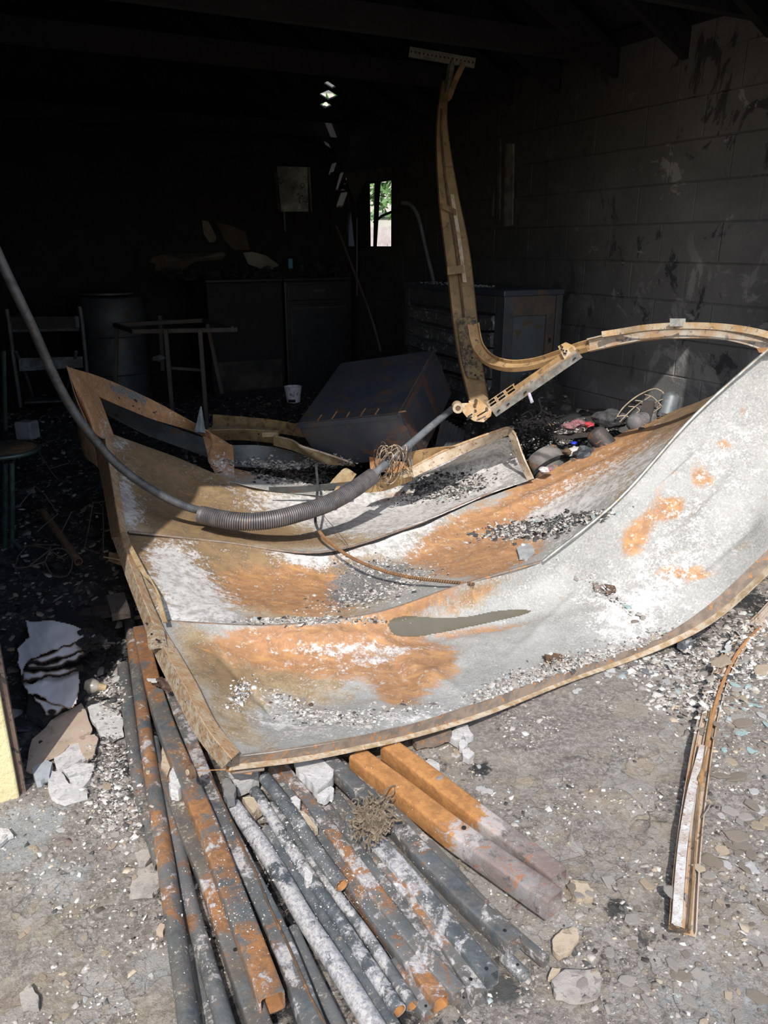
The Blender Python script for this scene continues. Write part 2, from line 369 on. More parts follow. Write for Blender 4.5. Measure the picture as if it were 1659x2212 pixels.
# ---------------------------------------------------------------- ground and floor
_tab = rng.random((256, 256))
def vnoise(x, y, s):
    x = np.asarray(x) * s + 31.7; y = np.asarray(y) * s + 17.3
    xi = np.floor(x).astype(int); yi = np.floor(y).astype(int); fx = x - xi; fy = y - yi
    fx = fx * fx * (3 - 2 * fx); fy = fy * fy * (3 - 2 * fy)
    g = lambda i, j: _tab[(xi + i) % 256, (yi + j) % 256]
    return (g(0, 0) * (1 - fx) + g(1, 0) * fx) * (1 - fy) + (g(0, 1) * (1 - fx) + g(1, 1) * fx) * fy
def hground(x, y):
    x = np.asarray(x, float); y = np.asarray(y, float)
    dx, dy = x - GO.x, y - GO.y
    a = dx * GU.x + dy * GU.y; b = dx * GV.x + dy * GV.y
    inside = np.clip((b - .1) / .6, 0, 1) * np.clip((3.42 - a) / .1, 0, 1)
    h = (vnoise(x, y, 9) - .5) * .010 + (vnoise(x, y, 26) - .5) * .009 + (vnoise(x, y, 60) - .5) * .004
    h += inside * ((vnoise(x, y, 5) - .3) * .05 + (vnoise(x, y, 14) - .4) * .045)
    for (ca, cb, ra, rb, hh) in ((3.0, 1.35, .36, .9, .34), (3.15, 2.2, .5, .8, .22), (2.85, 1.95, .4, .4, .16), (1.2, 4.3, 1.6, .9, .06), (.2, 2.3, .7, .6, .04)):
        q = ((a - ca) / ra) ** 2 + ((b - cb) / rb) ** 2
        h += hh * np.exp(-q * 1.3) * (.8 + .5 * vnoise(x, y, 11))
    return h * 1.0
def gmask(x, y):
    """ground colour weights per world position"""
    x = np.asarray(x, float); y = np.asarray(y, float)
    dx, dy = x - GO.x, y - GO.y
    a = dx * GU.x + dy * GU.y; b = dx * GV.x + dy * GV.y
    clean = np.full(x.shape, .22); char = np.zeros(x.shape); wet = np.zeros(x.shape)
    def blob(arr, px, py, rad, v, asp=1.0):
        p = atz(px, py, 0); return np.maximum(arr, v * np.exp(-(((x - p.x) / rad) ** 2 + ((y - p.y) / (rad * asp)) ** 2)))
    for q in ((40, 1800, .14, .85), (85, 1790, .10, .7), (100, 1910, .10, .7), (345, 2090, .09, .7), (385, 1990, .05, .5), (955, 1815, .09, .75), (1030, 1880, .08, .6), (1550, 2110, .12, .55), (1500, 2180, .14, .5), (1400, 2160, .1, .3)):
        clean = blob(clean, *q)
    for q in ((620, 1900, .10, .8), (660, 2000, .08, .8), (520, 2000, .12, .75), (760, 2050, .10, .7), (700, 1800, .12, .6), (480, 1850, .12, .8), (400, 1800, .1, .8), (350, 1640, .2, .9), (600, 1740, .09, .6), (580, 2150, .15, .7), (850, 2212, .15, .7), (1040, 1660, .05, .7), (1330, 1960, .05, .6), (1380, 2030, .06, .5), (1310, 2070, .05, .5), (1480, 1390, .16, .6), (1620, 1300, .2, .7),
              (210, 1640, .1, .5), (235, 1700, .06, .55), (700, 1650, .25, .6), (900, 1600, .12, .35), (260, 1950, .03, .4), (1560, 1500, .08, .5), (1440, 1620, .06, .4), (1500, 1730, .1, .4), (1560, 1900, .1, .35)):
        char = blob(char, *q)
    wet = blob(wet, 1090, 2140, .07, .8, .7); wet = blob(wet, 1180, 2190, .05, .6, .6)
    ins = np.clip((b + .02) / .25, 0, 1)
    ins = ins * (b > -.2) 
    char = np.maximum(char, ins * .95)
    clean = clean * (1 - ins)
    return clean, char, wet
gx = np.concatenate([np.linspace(-6, -1.6, 60, endpoint=False), np.arange(-1.6, 2.6, .0165), np.linspace(2.6, 7, 50)])
gy = np.concatenate([np.linspace(-3, .6, 24, endpoint=False), np.arange(.6, 3.2, .0165), np.arange(3.2, 9.6, .05), np.linspace(9.7, 26, 12)])
X, Y = np.meshgrid(gx, gy); nx, ny = len(gx), len(gy)
Z = hground(X, Y); Z -= np.maximum(Z - .03, 0) * 0
V = np.stack([X, Y, Z], -1).reshape(-1, 3)
ii = (np.arange(ny - 1)[:, None] * nx + np.arange(nx - 1)[None]).ravel()
Fc = np.stack([ii, ii + 1, ii + nx + 1, ii + nx], -1)
me = bpy.data.meshes.new('floor'); me.from_pydata(V.tolist(), [], Fc.tolist())
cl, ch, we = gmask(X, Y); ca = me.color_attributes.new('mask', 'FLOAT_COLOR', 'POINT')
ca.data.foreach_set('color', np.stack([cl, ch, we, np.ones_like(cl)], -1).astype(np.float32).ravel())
me.materials.append(M['ground']); me.polygons.foreach_set('use_smooth', [True] * len(me.polygons))
floor = bpy.data.objects.new('floor', me); COL.objects.link(floor); tag(floor, kind='structure')
bv_floor = BVHTree.FromPolygons(V.tolist(), Fc.tolist())

# ---------------------------------------------------------------- room shell
def struct(o): return tag(o, kind='structure')
def wallgrid(fn, us, zs, holes):
    """boxes over a u,z grid except the holes; fn(u0,u1,z0,z1) adds one box"""
    for i in range(len(us) - 1):
        for j in range(len(zs) - 1):
            uc, zc = (us[i] + us[i + 1]) / 2, (zs[j] + zs[j + 1]) / 2
            if any(h[0] < uc < h[1] and h[2] < zc < h[3] for h in holes): continue
            fn(us[i], us[i + 1], zs[j], zs[j + 1])
# side window in the right wall
wb0 = toG(onright(845, 460))[1]; wb1 = toG(onright(752, 460))[1]
wz0 = onright(832, 532).z; wz1 = onright(845, 386).z + .01
WT = 2.40                                   # height of the right wall
m = MB()
wallgrid(lambda u0, u1, z0, z1: m.gbox(AR, AR + .14, u0, u1, z0, z1), [-.1, wb0, wb1, BB + .15], [0, wz0, wz1, WT], [(wb0, wb1, wz0, wz1)])
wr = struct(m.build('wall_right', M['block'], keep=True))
# the blocks, proud of the recessed joints, share one mesh
bl = MB().box((-.197, -.012, -.097), (.394, 0, 0), (0, .016, 0), (0, 0, .194)); bo = None
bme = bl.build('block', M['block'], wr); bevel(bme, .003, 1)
course = 0; first = True
zz = (onright(1530, 656).z) % .2
z = zz - .1
b_off = toG(onright(1606, 700))[1]
k = 0
while z < WT + .1:
    u0 = b_off + (.2 if k % 2 else 0) - 8 * .4 - .2
    for i in range(26):
        u = u0 + i * .4
        if u < .1 or u > BB - .2: continue
        if wb0 - .2 < u < wb1 + .2 and wz0 - .1 < z < wz1 + .1: continue
        o = bme if first else bme.copy()
        if not first: COL.objects.link(o); o.parent = wr
        first = False
        zc = min(max(z, .0), WT - .06)
        o.matrix_basis = Matrix.Translation(G(AR, u, zc) + GU * (-.004 + .003 * math.sin(i * 7.1 + k * 3.3))) @ Matrix.Rotation(GA + math.pi / 2, 4, 'Z')
        o.matrix_parent_inverse = Matrix.Identity(4)
    z += .2; k += 1
# left wall, back wall with the gable, front header, roof
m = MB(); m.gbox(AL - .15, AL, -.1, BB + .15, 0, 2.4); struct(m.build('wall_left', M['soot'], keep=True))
vp = onback(712, 200); va = toG(vp)[0]; vz = vp.z; vz1, vz0 = onback(712, 186).z, onback(712, 250).z
m = MB(); AC = 1.08; RZ = 3.55
hole = (va - .045, va + .045, vz0, vz1)
wallgrid(lambda u0, u1, z0, z1: m.gbox(u0, u1, BB, BB + .15, z0, z1), [AL - .1, hole[0], hole[1], AR + .14], [0, 2.4, RZ + .1], [])
m = MB(); pg = [(AL - .1, 0), (AR + .14, 0), (AR + .14, 2.42), (AC, RZ + .02), (AL - .1, 2.46)]
m.add([G(u, BB, z) for u, z in pg] + [G(u, BB + .15, z) for u, z in pg], [[0, 1, 2, 3, 4], [9, 8, 7, 6, 5]] + [[i, (i + 1) % 5 + 0, 5 + (i + 1) % 5, 5 + i][::-1] for i in range(5)])
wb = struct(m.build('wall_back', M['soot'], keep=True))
m = MB(); m.gbox(AL - .1, AR + .14, -.02, .14, 2.2, RZ + .1); m.gbox(2.93, AR + .14, -.02, .14, 0, 2.2)
struct(m.build('wall_front', M['stucco'], keep=True))
m = MB()
for (a0, z0, a1, z1) in ((AL - .3, 2.36, AC, RZ), (AC, RZ, AR + .3, 2.36)):
    if a0 < AC - .1:
        p0, p1 = G(a0, -.25, z0), G(a1, -.25, z1); m.box(p0, p1 - p0, GV * (BB + .5), (0, 0, .05)); continue
    HH = [(3.03, 3.11, 4.9, 5.08), (3.11, 3.20, 5.16, 5.38), (3.21, 3.27, 5.46, 5.62)]     # holes burnt through the roof near the back corner
    zr = lambda a_: z0 + (z1 - z0) * (a_ - a0) / (a1 - a0)
    wallgrid(lambda u0, u1, v0, v1: m.box(G(u0, v0, zr(u0)), G(u1, v0, zr(u1)) - G(u0, v0, zr(u0)), GV * (v1 - v0), (0, 0, .012)), sorted({a0, a1} | {q for h in HH for q in h[:2]}), sorted({-.25, BB + .25} | {q for h in HH for q in h[2:]}), HH)
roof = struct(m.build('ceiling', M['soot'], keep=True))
for i in range(12):
    b = .35 + i * .5
    for s_, (a0, z0, a1, z1) in enumerate(((AL - .1, 2.33, AC, RZ - .03), (AC, RZ - .03, AR + .02, 2.36))):
        p0, p1 = G(a0, b, z0 - .13), G(a1, b, z1 - .13)
        if s_ and i in (9, 10): p1 = p0.lerp(p1, .68)          # burnt short
        MB().box(p0, p1 - p0, GV * .045, (0, 0, .14)).build('rafter', M['soot'], roof)
for i in range(5):
    b = (.9, 1.9, 2.9, 5.5, 5.9)[i] if i < 4 else .3
    MB().gbox(AL, AR, b, b + .05, 2.32, 2.44).build('ceiling_joist', M['soot'], roof)
# wall plate with charred ends over the blocks
MB().gbox(AR - .02, AR + .1, 0, BB, WT - .01, WT + .07).build('wall_plate', M['char'], wr)

# left pillar: cream stucco outside, scorched jamb board inside
m = MB()
m.gbox(AL - .3, -.012, -.03, .16, -.02, 2.22)
pil = m.build('wall_pillar', M['stucco'], keep=True); struct(pil); bevel(pil, .006, 2)
MB().gbox(-.014, .004, -.012, .05, 0, 2.2).build('jamb_trim', M['wood'], pil)
MB().gbox(-.014, -.002, .05, .17, 0, 2.2).build('jamb_board', M['wood'], pil)

# window opening fittings, all charred, and what is outside
w = MB()
t_ = .04
for (b0, b1, z0, z1) in ((wb0 - .03, wb1 + .03, wz1, wz1 + .05),):
    w.gbox(AR - .03, AR + .16, b0, b1, z0, z1)
wo = struct(w.build('window_1', M['char'], keep=True))
pb = toG(onright(808, 460))[1]; pb2 = toG(onright(818, 460))[1]
MB().add([onright(809, 388, .0), onright(823, 388, .0), onright(806, 534, .0), onright(814, 534, .0), onright(809, 388, -.06), onright(823, 388, -.06), onright(806, 534, -.06), onright(814, 534, -.06)],
         [[0, 1, 3, 2], [4, 6, 7, 5], [0, 4, 5, 1], [2, 3, 7, 6], [0, 2, 6, 4], [1, 5, 7, 3]]).build('mullion', M['char'], wo)
MB().add([onright(750, 380, .0), onright(799, 380, .0), onright(766, 536, .0), onright(801, 536, .0), onright(750, 380, -.03), onright(799, 380, -.03), onright(766, 536, -.03), onright(801, 536, -.03)],
         [[0, 1, 3, 2], [4, 6, 7, 5], [0, 4, 5, 1], [2, 3, 7, 6], [0, 2, 6, 4], [1, 5, 7, 3]]).build('burnt_sash', M['char'], wo)
MB().sweep([onright(808, 480, .02), onright(826, 466, .02), onright(850, 456, .02)], .012, 8).build('hanging_bar', M['char'], wo)
# pale scorched door casing leaf in front of the opening
cm = MB(); cs = [(742, 375), (845, 360), (846, 388), (790, 392), (776, 420), (768, 440)]
f0 = [onright(x, y, .05) for x, y in cs]; f1 = [onright(x, y, .03) for x, y in cs]; n = len(cs)
cm.add(f0 + f1, [list(range(n)), list(range(n, 2 * n))[::-1]] + [[i, (i + 1) % n, n + (i + 1) % n, n + i] for i in range(n)])
cm.build('curled_casing', simple('smoked_casing', (.10, .095, .08), (.05, .048, .045), 6, .8), wo)

# outside the side window: fence, tree, pale wall
def outp(px, py, d): return aty(px, py, d)
fe = thing('garden_fence', 'sunlit white board fence outside, seen through the side window', 'fence', outp(830, 530, 12.5))
xs = np.linspace(-3.0, 4.5, 50)
for i in range(49):
    z1 = 1.35 + .27 + .01 * math.sin(i * 2.3)
    MB().box((xs[i], 12.5, 0), (xs[i + 1] - xs[i] - .012, 0, 0), (0, .02, 0), (0, 0, z1)).build('board', M['fencew'], fe)
MB().box((-3, 12.53, 1.2), (7.5, 0, 0), (0, .04, 0), (0, 0, .08)).build('rail', M['fencew'], fe)
m = MB().box((-6, 17, 0), (14, 0, 0), (0, .3, 0), (0, 0, 4.6)); m.box((-6.3, 16.6, 4.6), (14.6, 0, 0), (0, 5, 0), (0, 0, .2))
hw = thing('neighbour_house', 'pale wall of the house beyond the fence outside the side window', 'house', (1, 17, 0))
MB().box((-6, 17, 0), (14, 0, 0), (0, .3, 0), (0, 0, 4.6)).build('wall', M['cream_house'], hw)
MB().box((-6.3, 16.6, 4.6), (14.6, 0, 0), (0, 5, 0), (0, 0, .2)).build('eaves', M['grime_white'], hw)
MB().box((-6, 16.95, 1.9), (14, 0, 0), (0, .06, 0), (0, 0, .1)).build('ledge', M['grime_white'], hw)
tr = thing('garden_tree', 'leafy green tree over the fence, seen through the side window', 'tree', (.3, 14.2, 0))
MB().sweep([(.5, 14.2, 0), (.45, 14.2, 1.6), (.3, 14.2, 2.6), (.1, 14.1, 3.4)], [.12, .10, .08, .05], 8).build('trunk', M['wood'], tr)
lv = MB()
for i in range(2600):
    p = Vector((random.gauss(.0, .8), 14.0 + random.gauss(0, .5), random.gauss(2.75, .55)))
    if p.z < 1.8: continue
    a_ = random.uniform(0, 6.28); s_ = random.uniform(.05, .10); d = Vector((math.cos(a_), random.uniform(-.6, .6), math.sin(a_) - .4)).normalized() * s_
    e = d.cross(Vector((random.uniform(-1, 1), 1, random.uniform(-1, 1)))).normalized() * s_ * .35
    lv.add([p - d, p + e, p + d, p - e], [[0, 1, 2, 3]])
tag(lv.build('foliage', M['leaf'], tr), kind='stuff')

# ---------------------------------------------------------------- support surfaces for scattering
SURF = [bv_floor]
def hit(px, py):
    d = ray(px, py).normalized(); best = None
    for bv in SURF:
        r = bv.ray_cast(C0, d)
        if r[0] is not None and (best is None or r[3] < best[3]): best = r
    return best
def drop(x, y, surf=None):
    best = None
    for bv in (surf or SURF):
        r = bv.ray_cast(Vector((x, y, 1.9)), Vector((0, 0, -1)))
        if r[0] is not None and (best is None or r[0].z > best[0].z): best = r
    return best
def support(m): SURF.append(BVHTree.FromPolygons([tuple(v) for v in m.v], m.f))

# ---------------------------------------------------------------- door sheets
BL = []   # colour blobs in the photo's frame: x, y, rx, ry, angle, channel, amount (they give each vertex of a sheet its own stain)
def blob(*a): BL.append(a)
R_, G_, B_, A_ = 0, 1, 2, 3
# panel nearest the camera (A)
for q in ((720, 1385, 150, 28, 4, R_, .8), (600, 1400, 120, 40, 5, R_, .45), (880, 1440, 70, 50, 40, R_, .75), (850, 1500, 40, 30, 0, R_, .45), (800, 1335, 60, 14, -15, R_, .6), (920, 1290, 110, 24, -28, R_, .85), (1000, 1300, 60, 22, -25, R_, .5),
          (760, 1400, 120, 14, -2, G_, .7), (820, 1420, 90, 12, -12, G_, .65), (420, 1390, 70, 30, 40, B_, .35), (480, 1500, 90, 60, 50, B_, .42), (600, 1440, 110, 50, 0, B_, .45), (700, 1480, 110, 50, 0, B_, .35), (530, 1590, 80, 30, 20, B_, .42),
          (880, 1475, 60, 30, 0, B_, .35), (600, 1560, 90, 20, 20, G_, .28), (960, 1540, 120, 25, -15, G_, .40), (800, 1560, 150, 20, -5, G_, .30), (960, 1440, 25, 28, 0, R_, .5), (520, 1480, 40, 80, -30, B_, .2),
          (1250, 1300, 170, 40, 30, G_, .25), (1420, 1270, 120, 70, -40, G_, .42), (1360, 1330, 70, 50, -20, G_, .45), (1500, 1100, 160, 120, -45, G_, .30), (1600, 950, 100, 120, -50, G_, .28),
          (1380, 1140, 26, 55, 32, R_, .95), (1450, 1095, 32, 26, 20, R_, .75), (1515, 1030, 24, 30, -30, R_, .85), (1605, 885, 10, 15, 20, R_, .7), (1560, 965, 14, 9, 0, R_, .5), (1455, 1030, 9, 9, 0, R_, .7), (1480, 1240, 60, 17, -8, R_, .75), (1430, 1225, 30, 14, 0, R_, .5), (1480, 1245, 55, 20, -10, A_, .3), (1335, 1205, 26, 12, 0, A_, .3),
          (1120, 1330, 90, 30, -5, B_, .2), (1055, 1275, 30, 10, -20, R_, .3)): blob('A', *q)
blob('A', 1040, 1348, 150, 18, -4, R_, .5)
for q in ((640, 1380, 200, 40, 3, R_, .45), (900, 1400, 110, 40, 20, R_, .35), (650, 1435, 190, 36, 8, R_, .34), (860, 1480, 60, 60, 0, R_, .3), (520, 1400, 90, 26, 4, R_, .3), (700, 1440, 140, 30, 5, R_, .3), (430, 1420, 60, 60, 50, B_, .3), (600, 1480, 160, 60, 10, B_, .2), (650, 1470, 140, 70, 10, G_, .22), (620, 1560, 120, 30, 8, G_, .25), (1000, 1300, 140, 24, -24, B_, .5),
          (1380, 1140, 45, 75, 32, B_, .3), (1515, 1030, 45, 50, -30, B_, .25), (1350, 1240, 100, 60, -40, G_, .12), (1455, 1100, 14, 22, 30, R_, .5), (1205, 1290, 40, 10, 30, B_, .3), (1600, 1180, 30, 14, -40, B_, .3), (1620, 1080, 26, 26, 0, B_, .25), (1560, 960, 20, 12, 0, R_, .4), (1300, 1130, 12, 10, 0, R_, .4)): blob('A', *q)
for q in ((520, 1240, 220, 60, 5, B_, .6), (420, 1190, 140, 30, 5, B_, .6), (620, 1280, 180, 60, 5, B_, .5), (900, 1170, 200, 50, -20, B_, .4), (1100, 1100, 200, 60, -28, R_, .35), (1300, 980, 220, 60, -30, B_, .45), (1020, 1200, 120, 40, -25, R_, .35), (860, 1195, 80, 20, -10, G_, .5)): blob('B', *q)
# panel B
for q in ((385, 1255, 55, 80, 10, G_, .75), (460, 1300, 75, 45, 20, G_, .72), (350, 1205, 45, 35, 20, G_, .6), (420, 1330, 60, 20, 0, G_, .5), (600, 1290, 140, 40, 5, R_, .95), (620, 1240, 150, 30, 5, R_, .6), (680, 1290, 60, 30, 0, R_, .4), (500, 1190, 180, 30, 5, B_, .8), (330, 1180, 60, 40, 20, B_, .8), (330, 1300, 30, 50, 20, B_, .9), (560, 1240, 150, 60, 5, B_, .7),
          (640, 1205, 70, 18, 10, G_, .8), (800, 1170, 120, 30, -15, G_, .7), (1000, 1150, 80, 25, -25, R_, .85), (1070, 1180, 90, 26, -25, R_, .9), (950, 1190, 90, 30, -20, R_, .6), (880, 1230, 90, 26, -15, A_, .35), (780, 1240, 90, 40, 0, A_, .75), (770, 1290, 80, 30, -10, A_, .7), (900, 1120, 120, 25, -20, G_, .65), (1060, 1230, 60, 20, -30, R_, .6),
          (1200, 1040, 110, 25, -30, R_, .9), (1330, 960, 120, 25, -30, R_, .85), (1430, 920, 80, 30, -30, B_, .8), (1520, 880, 60, 25, -20, B_, .8), (1250, 1070, 120, 50, -30, G_, .6), (1180, 1120, 90, 20, -25, G_, .7), (1400, 990, 100, 35, -35, G_, .6), (1350, 1040, 60, 50, -35, B_, .55), (1240, 1180, 70, 25, -25, G_, .8), (1130, 1200, 60, 14, -25, R_, .7), (1300, 1020, 100, 18, -30, R_, .6), (1480, 930, 80, 16, -30, R_, .6)): blob('B', *q)
# panel C
for q in ((340, 1010, 140, 80, 30, B_, 1.0), (480, 1080, 170, 60, 15, B_, .9), (420, 1130, 150, 40, 5, B_, .9), (262, 1080, 20, 70, 15, G_, .9), (285, 1110, 25, 35, 0, G_, .8), (520, 1050, 140, 25, 20, G_, .35), (620, 1100, 110, 30, 5, G_, .55), (760, 1090, 120, 40, -10, G_, .75), (900, 1110, 160, 35, -15, G_, .75), (1050, 1020, 120, 50, -25, G_, .8), (420, 1060, 80, 30, 20, R_, .35), (260, 960, 20, 15, 0, G_, .7),
          (860, 1075, 50, 20, -10, R_, .7), (600, 1160, 200, 16, 3, B_, .6), (760, 1160, 140, 16, -10, B_, .35), (930, 1050, 80, 30, -10, A_, .5), (1050, 1090, 60, 12, -30, R_, .5), (580, 1060, 60, 14, 20, R_, .3), (690, 1125, 60, 12, 0, R_, .25)): blob('C', *q)
for q in ((190, 880, 60, 100, 0, R_, 1.1), (340, 880, 160, 60, 25, R_, 1.0), (240, 820, 80, 40, 30, R_, .9), (300, 860, 30, 14, 25, A_, .9), (250, 840, 22, 12, 25, A_, .8), (480, 975, 50, 40, 0, R_, .8), (480, 1000, 20, 20, 0, G_, .6), (225, 925, 14, 30, 20, G_, .6), (560, 1030, 90, 30, 10, G_, .4), (520, 1020, 40, 20, 10, R_, .5)): blob('D', *q)
for q in ((960, 980, 120, 30, -20, G_, .45), (1080, 960, 60, 40, 0, G_, .45), (1000, 990, 40, 12, -20, R_, .4), (1060, 1020, 90, 40, -10, G_, 1.2)): blob('E', *q)
def maskat(key, px, py):
    m_ = [0, 0, 0, 0]
    for (k_, x, y, rx, ry, an, c_, v_) in BL:
        if k_ != key: continue
        dx, dy = px - x, py - y
        if abs(dx) > 2.6 * max(rx, ry) or abs(dy) > 2.6 * max(rx, ry): continue
        ca_, sa_ = math.cos(math.radians(an)), math.sin(math.radians(an))
        u, v = (dx * ca_ + dy * sa_) / rx, (-dx * sa_ + dy * ca_) / ry
        m_[c_] += v_ * math.exp(-(u * u + v * v) * .8)
    return m_
def sheet(key, rows, nu, nv, wr=.006, seed=0, extra=None, off=0.0):
    """rows: control rows of (px, py, z); returns MB, colours, grid shape"""
    R2 = [cr(r, nu) for r in rows]; n = len(R2[0])
    cols = [cr([R2[i][j] for i in range(len(rows))], nv) for j in range(n)]; m_ = len(cols[0])
    v, c = [], []
    for i in range(m_):
        for j in range(n):
            px, py, z = cols[j][i]
            p = atz(px, py, z)
            w_ = wr * fbm(p.x * 4 + seed, p.y * 4, 0, 3) + wr * .25 * fbm(p.x * 22, p.y * 22, seed, 2)
            if extra: w_ += extra(px, py)
            edge = min(i, m_ - 1 - i, j, n - 1 - j) / 4.0
            d = (C0 - p).normalized()
            p = p + Vector((0, 0, w_ * min(1, edge + .3))) + Vector((0, 0, off))
            v.append(p); c.append(maskat(key, px, py))
    f = [[i * n + j, (i + 1) * n + j, (i + 1) * n + j + 1, i * n + j + 1] for i in range(m_ - 1) for j in range(n - 1)]
    q = MB(); q.add(v, f); q.shape = (m_, n); return q, c
def ridge(x0, y0, x1, y1, wd, h):
    L = math.hypot(x1 - x0, y1 - y0); ux, uy = (x1 - x0) / L, (y1 - y0) / L
    def f(px, py):
        u = (px - x0) * ux + (py - y0) * uy; v = -(px - x0) * uy + (py - y0) * ux
        if u < -10 or u > L + 10: return 0
        return h * math.exp(-(v / wd) ** 2) * min(1, max(0, min(u + 10, L + 10 - u) / 25))
    return f
def summ(*fs): return lambda x, y: sum(g(x, y) for g in fs)
door = thing('garage_door', 'large buckled sheet-metal garage door lying across the opening, white ash and orange rust', 'garage door', atz(830, 1400, .1))
rowsA = [
 [(345,1342,.22),(560,1352,.19),(700,1342,.17),(830,1320,.18),(1000,1262,.20),(1172,1212,.22),(1335,1080,.45),(1500,898,.74),(1662,752,.99),(1760,690,1.08)],
 [(385,1410,.21),(560,1415,.12),(710,1395,.13),(845,1360,.12),(1010,1315,.11),(1185,1262,.13),(1345,1160,.33),(1502,1000,.58),(1668,855,.82),(1790,800,.95)],
 [(425,1480,.21),(560,1480,.10),(720,1450,.10),(860,1410,.09),(1020,1370,.07),(1210,1318,.07),(1350,1245,.19),(1510,1110,.42),(1675,960,.66),(1800,890,.80)],
 [(465,1560,.20),(600,1545,.10),(740,1520,.085),(880,1490,.08),(1035,1440,.06),(1215,1385,.05),(1370,1318,.11),(1515,1210,.28),(1680,1060,.52),(1800,980,.66)],
 [(503,1632,.19),(650,1612,.16),(780,1588,.14),(900,1560,.11),(1050,1512,.08),(1225,1448,.05),(1400,1388,.05),(1530,1307,.16),(1680,1165,.40),(1800,1060,.55)]]
def dent(px, py):   # the trough that holds the puddle
    u = (px - 995) / 165; v = (py - (1350 - (px - 995) * .16)) / 30
    return -.028 * math.exp(-(u ** 4 + v * v) * 1.2)
exA = summ(dent, ridge(470, 1410, 590, 1550, 6, -.010), ridge(880, 1430, 1000, 1500, 9, .012), ridge(1175, 1214, 1300, 1300, 6, .012), ridge(1300, 1300, 1400, 1385, 7, .008), ridge(1150, 1350, 1400, 1320, 40, .008), ridge(1480, 1160, 1600, 1010, 12, .014), ridge(1410, 1080, 1560, 930, 9, .012), ridge(1350, 1200, 1430, 1090, 14, -.014), ridge(1500, 1240, 1640, 1120, 10, -.012), ridge(560, 1380, 840, 1370, 14, .012), ridge(900, 1480, 1010, 1420, 16, .012), ridge(1100, 1420, 1280, 1250, 5, .006),
           ridge(1160, 1250, 1330, 1120, 9, .012), ridge(1330, 1120, 1640, 900, 8, .010), ridge(1400, 1200, 1640, 1010, 10, .008), ridge(1230, 1250, 1400, 1100, 8, -.008), ridge(820, 1390, 900, 1500, 14, -.008), ridge(960, 1560, 1300, 1400, 7, .006))
A, cA = sheet('A', rowsA, 20, 20, .010, 1, exA)
o = A.build('door_panel', M['sheet'], door, colors=cA, smooth=False); o.data.polygons.foreach_set('use_smooth', [True] * len(o.data.polygons)); solid(o, .004); support(A)
rowsB = [
 [(272,1152,.30),(480,1173,.21),(690,1196,.15),(880,1144,.155),(1005,1092,.20),(1150,1037,.29),(1290,962,.42),(1440,893,.55),(1575,850,.66),(1680,830,.75)],
 [(305,1245,.27),(515,1262,.14),(695,1272,.09),(855,1236,.08),(1010,1180,.11),(1160,1125,.20),(1312,1020,.40),(1470,905,.60),(1615,812,.80),(1710,780,.88)],
 [(348,1350,.20),(560,1362,.165),(700,1352,.145),(832,1332,.155),(1002,1276,.17),(1176,1226,.19),(1345,1095,.42),(1508,912,.70),(1670,765,.95),(1765,705,1.03)]]
exB = summ(ridge(360, 1170, 440, 1340, 3, .004), ridge(385, 1170, 470, 1345, 3, .004), ridge(700, 1240, 1100, 1130, 18, .01), ridge(1060, 1120, 1450, 930, 8, .012), ridge(1110, 1150, 1400, 1010, 10, .010), ridge(1080, 1190, 1240, 1130, 10, .012), ridge(690, 1215, 760, 1330, 12, -.012), ridge(1220, 1010, 1480, 890, 5, .006))
B, cB = sheet('B', rowsB, 20, 28, .010, 5, exB)
o = B.build('door_panel', M['sheet'], door, colors=cB); o.data.polygons.foreach_set('use_smooth', [True] * len(o.data.polygons)); solid(o, .004); support(B)
rowsC = [
 [(238,936,.52),(370,984,.38),(480,1027,.28),(600,1053,.20),(740,1058,.17),(890,1022,.21),(1010,980,.29),(1118,944,.385)],
 [(256,1040,.40),(380,1075,.27),(500,1105,.19),(640,1128,.12),(790,1110,.10),(930,1078,.135),(1033,1035,.21),(1135,992,.32)],
 [(273,1147,.31),(400,1162,.25),(520,1174,.20),(680,1190,.165),(850,1148,.165),(970,1102,.205),(1060,1064,.245),(1150,1034,.31)]]
exC = summ(ridge(420, 1050, 620, 1110, 12, .010), ridge(560, 1060, 800, 1110, 14, .010), ridge(800, 1100, 1100, 1020, 10, .010), ridge(900, 1120, 1100, 1040, 8, -.008))
Cs, cC = sheet('C', rowsC, 20, 24, .008, 9, exC)
o = Cs.build('door_panel', M['sheet'], door, colors=cC); o.data.polygons.foreach_set('use_smooth', [True] * len(o.data.polygons)); solid(o, .004); support(Cs)
# panel D: the far panel, torn open; a triangular web, a long top strip and an end post
def stripsheet(key, e1, e2, n=5, name='door_panel', par=None, wr=.004, mat=None, k=7, thick=.004, sup=True, cols=None):
    q, c = sheet(key, [e1, [tuple((np.array(a_) + np.array(b_)) / 2) for a_, b_ in zip(e1, e2)], e2], n, k, wr, 3)
    o = q.build(name, mat or M['sheet'], par, colors=c); o.data.polygons.foreach_set('use_smooth', [True] * len(o.data.polygons)); solid(o, thick)
    if sup: support(q)
    return o
stripsheet('D', [(146,792,.86),(232,820,.74),(345,872,.58),(445,930,.44),(470,943,.40),(500,962,.37)], [(200,852,.70),(216,858,.68),(322,903,.52),(440,944,.39),(452,1000,.31),(505,1020,.27)], 10, par=door)
stripsheet('D', [(144,790,.87),(176,815,.80),(208,850,.71),(217,862,.68)], [(184,905,.62),(205,935,.57),(228,948,.53),(246,940,.52)], 8, par=door)
stripsheet('D', [(438,942,.40),(470,950,.39),(503,962,.37)], [(455,1008,.29),(480,1030,.26),(508,1038,.25)], 8, par=door)
stripsheet('D', [(455,1000,.29),(520,1015,.26),(600,1032,.22),(680,1048,.19)], [(468,1032,.27),(540,1050,.24),(610,1062,.20),(700,1070,.17)], 8, par=door)
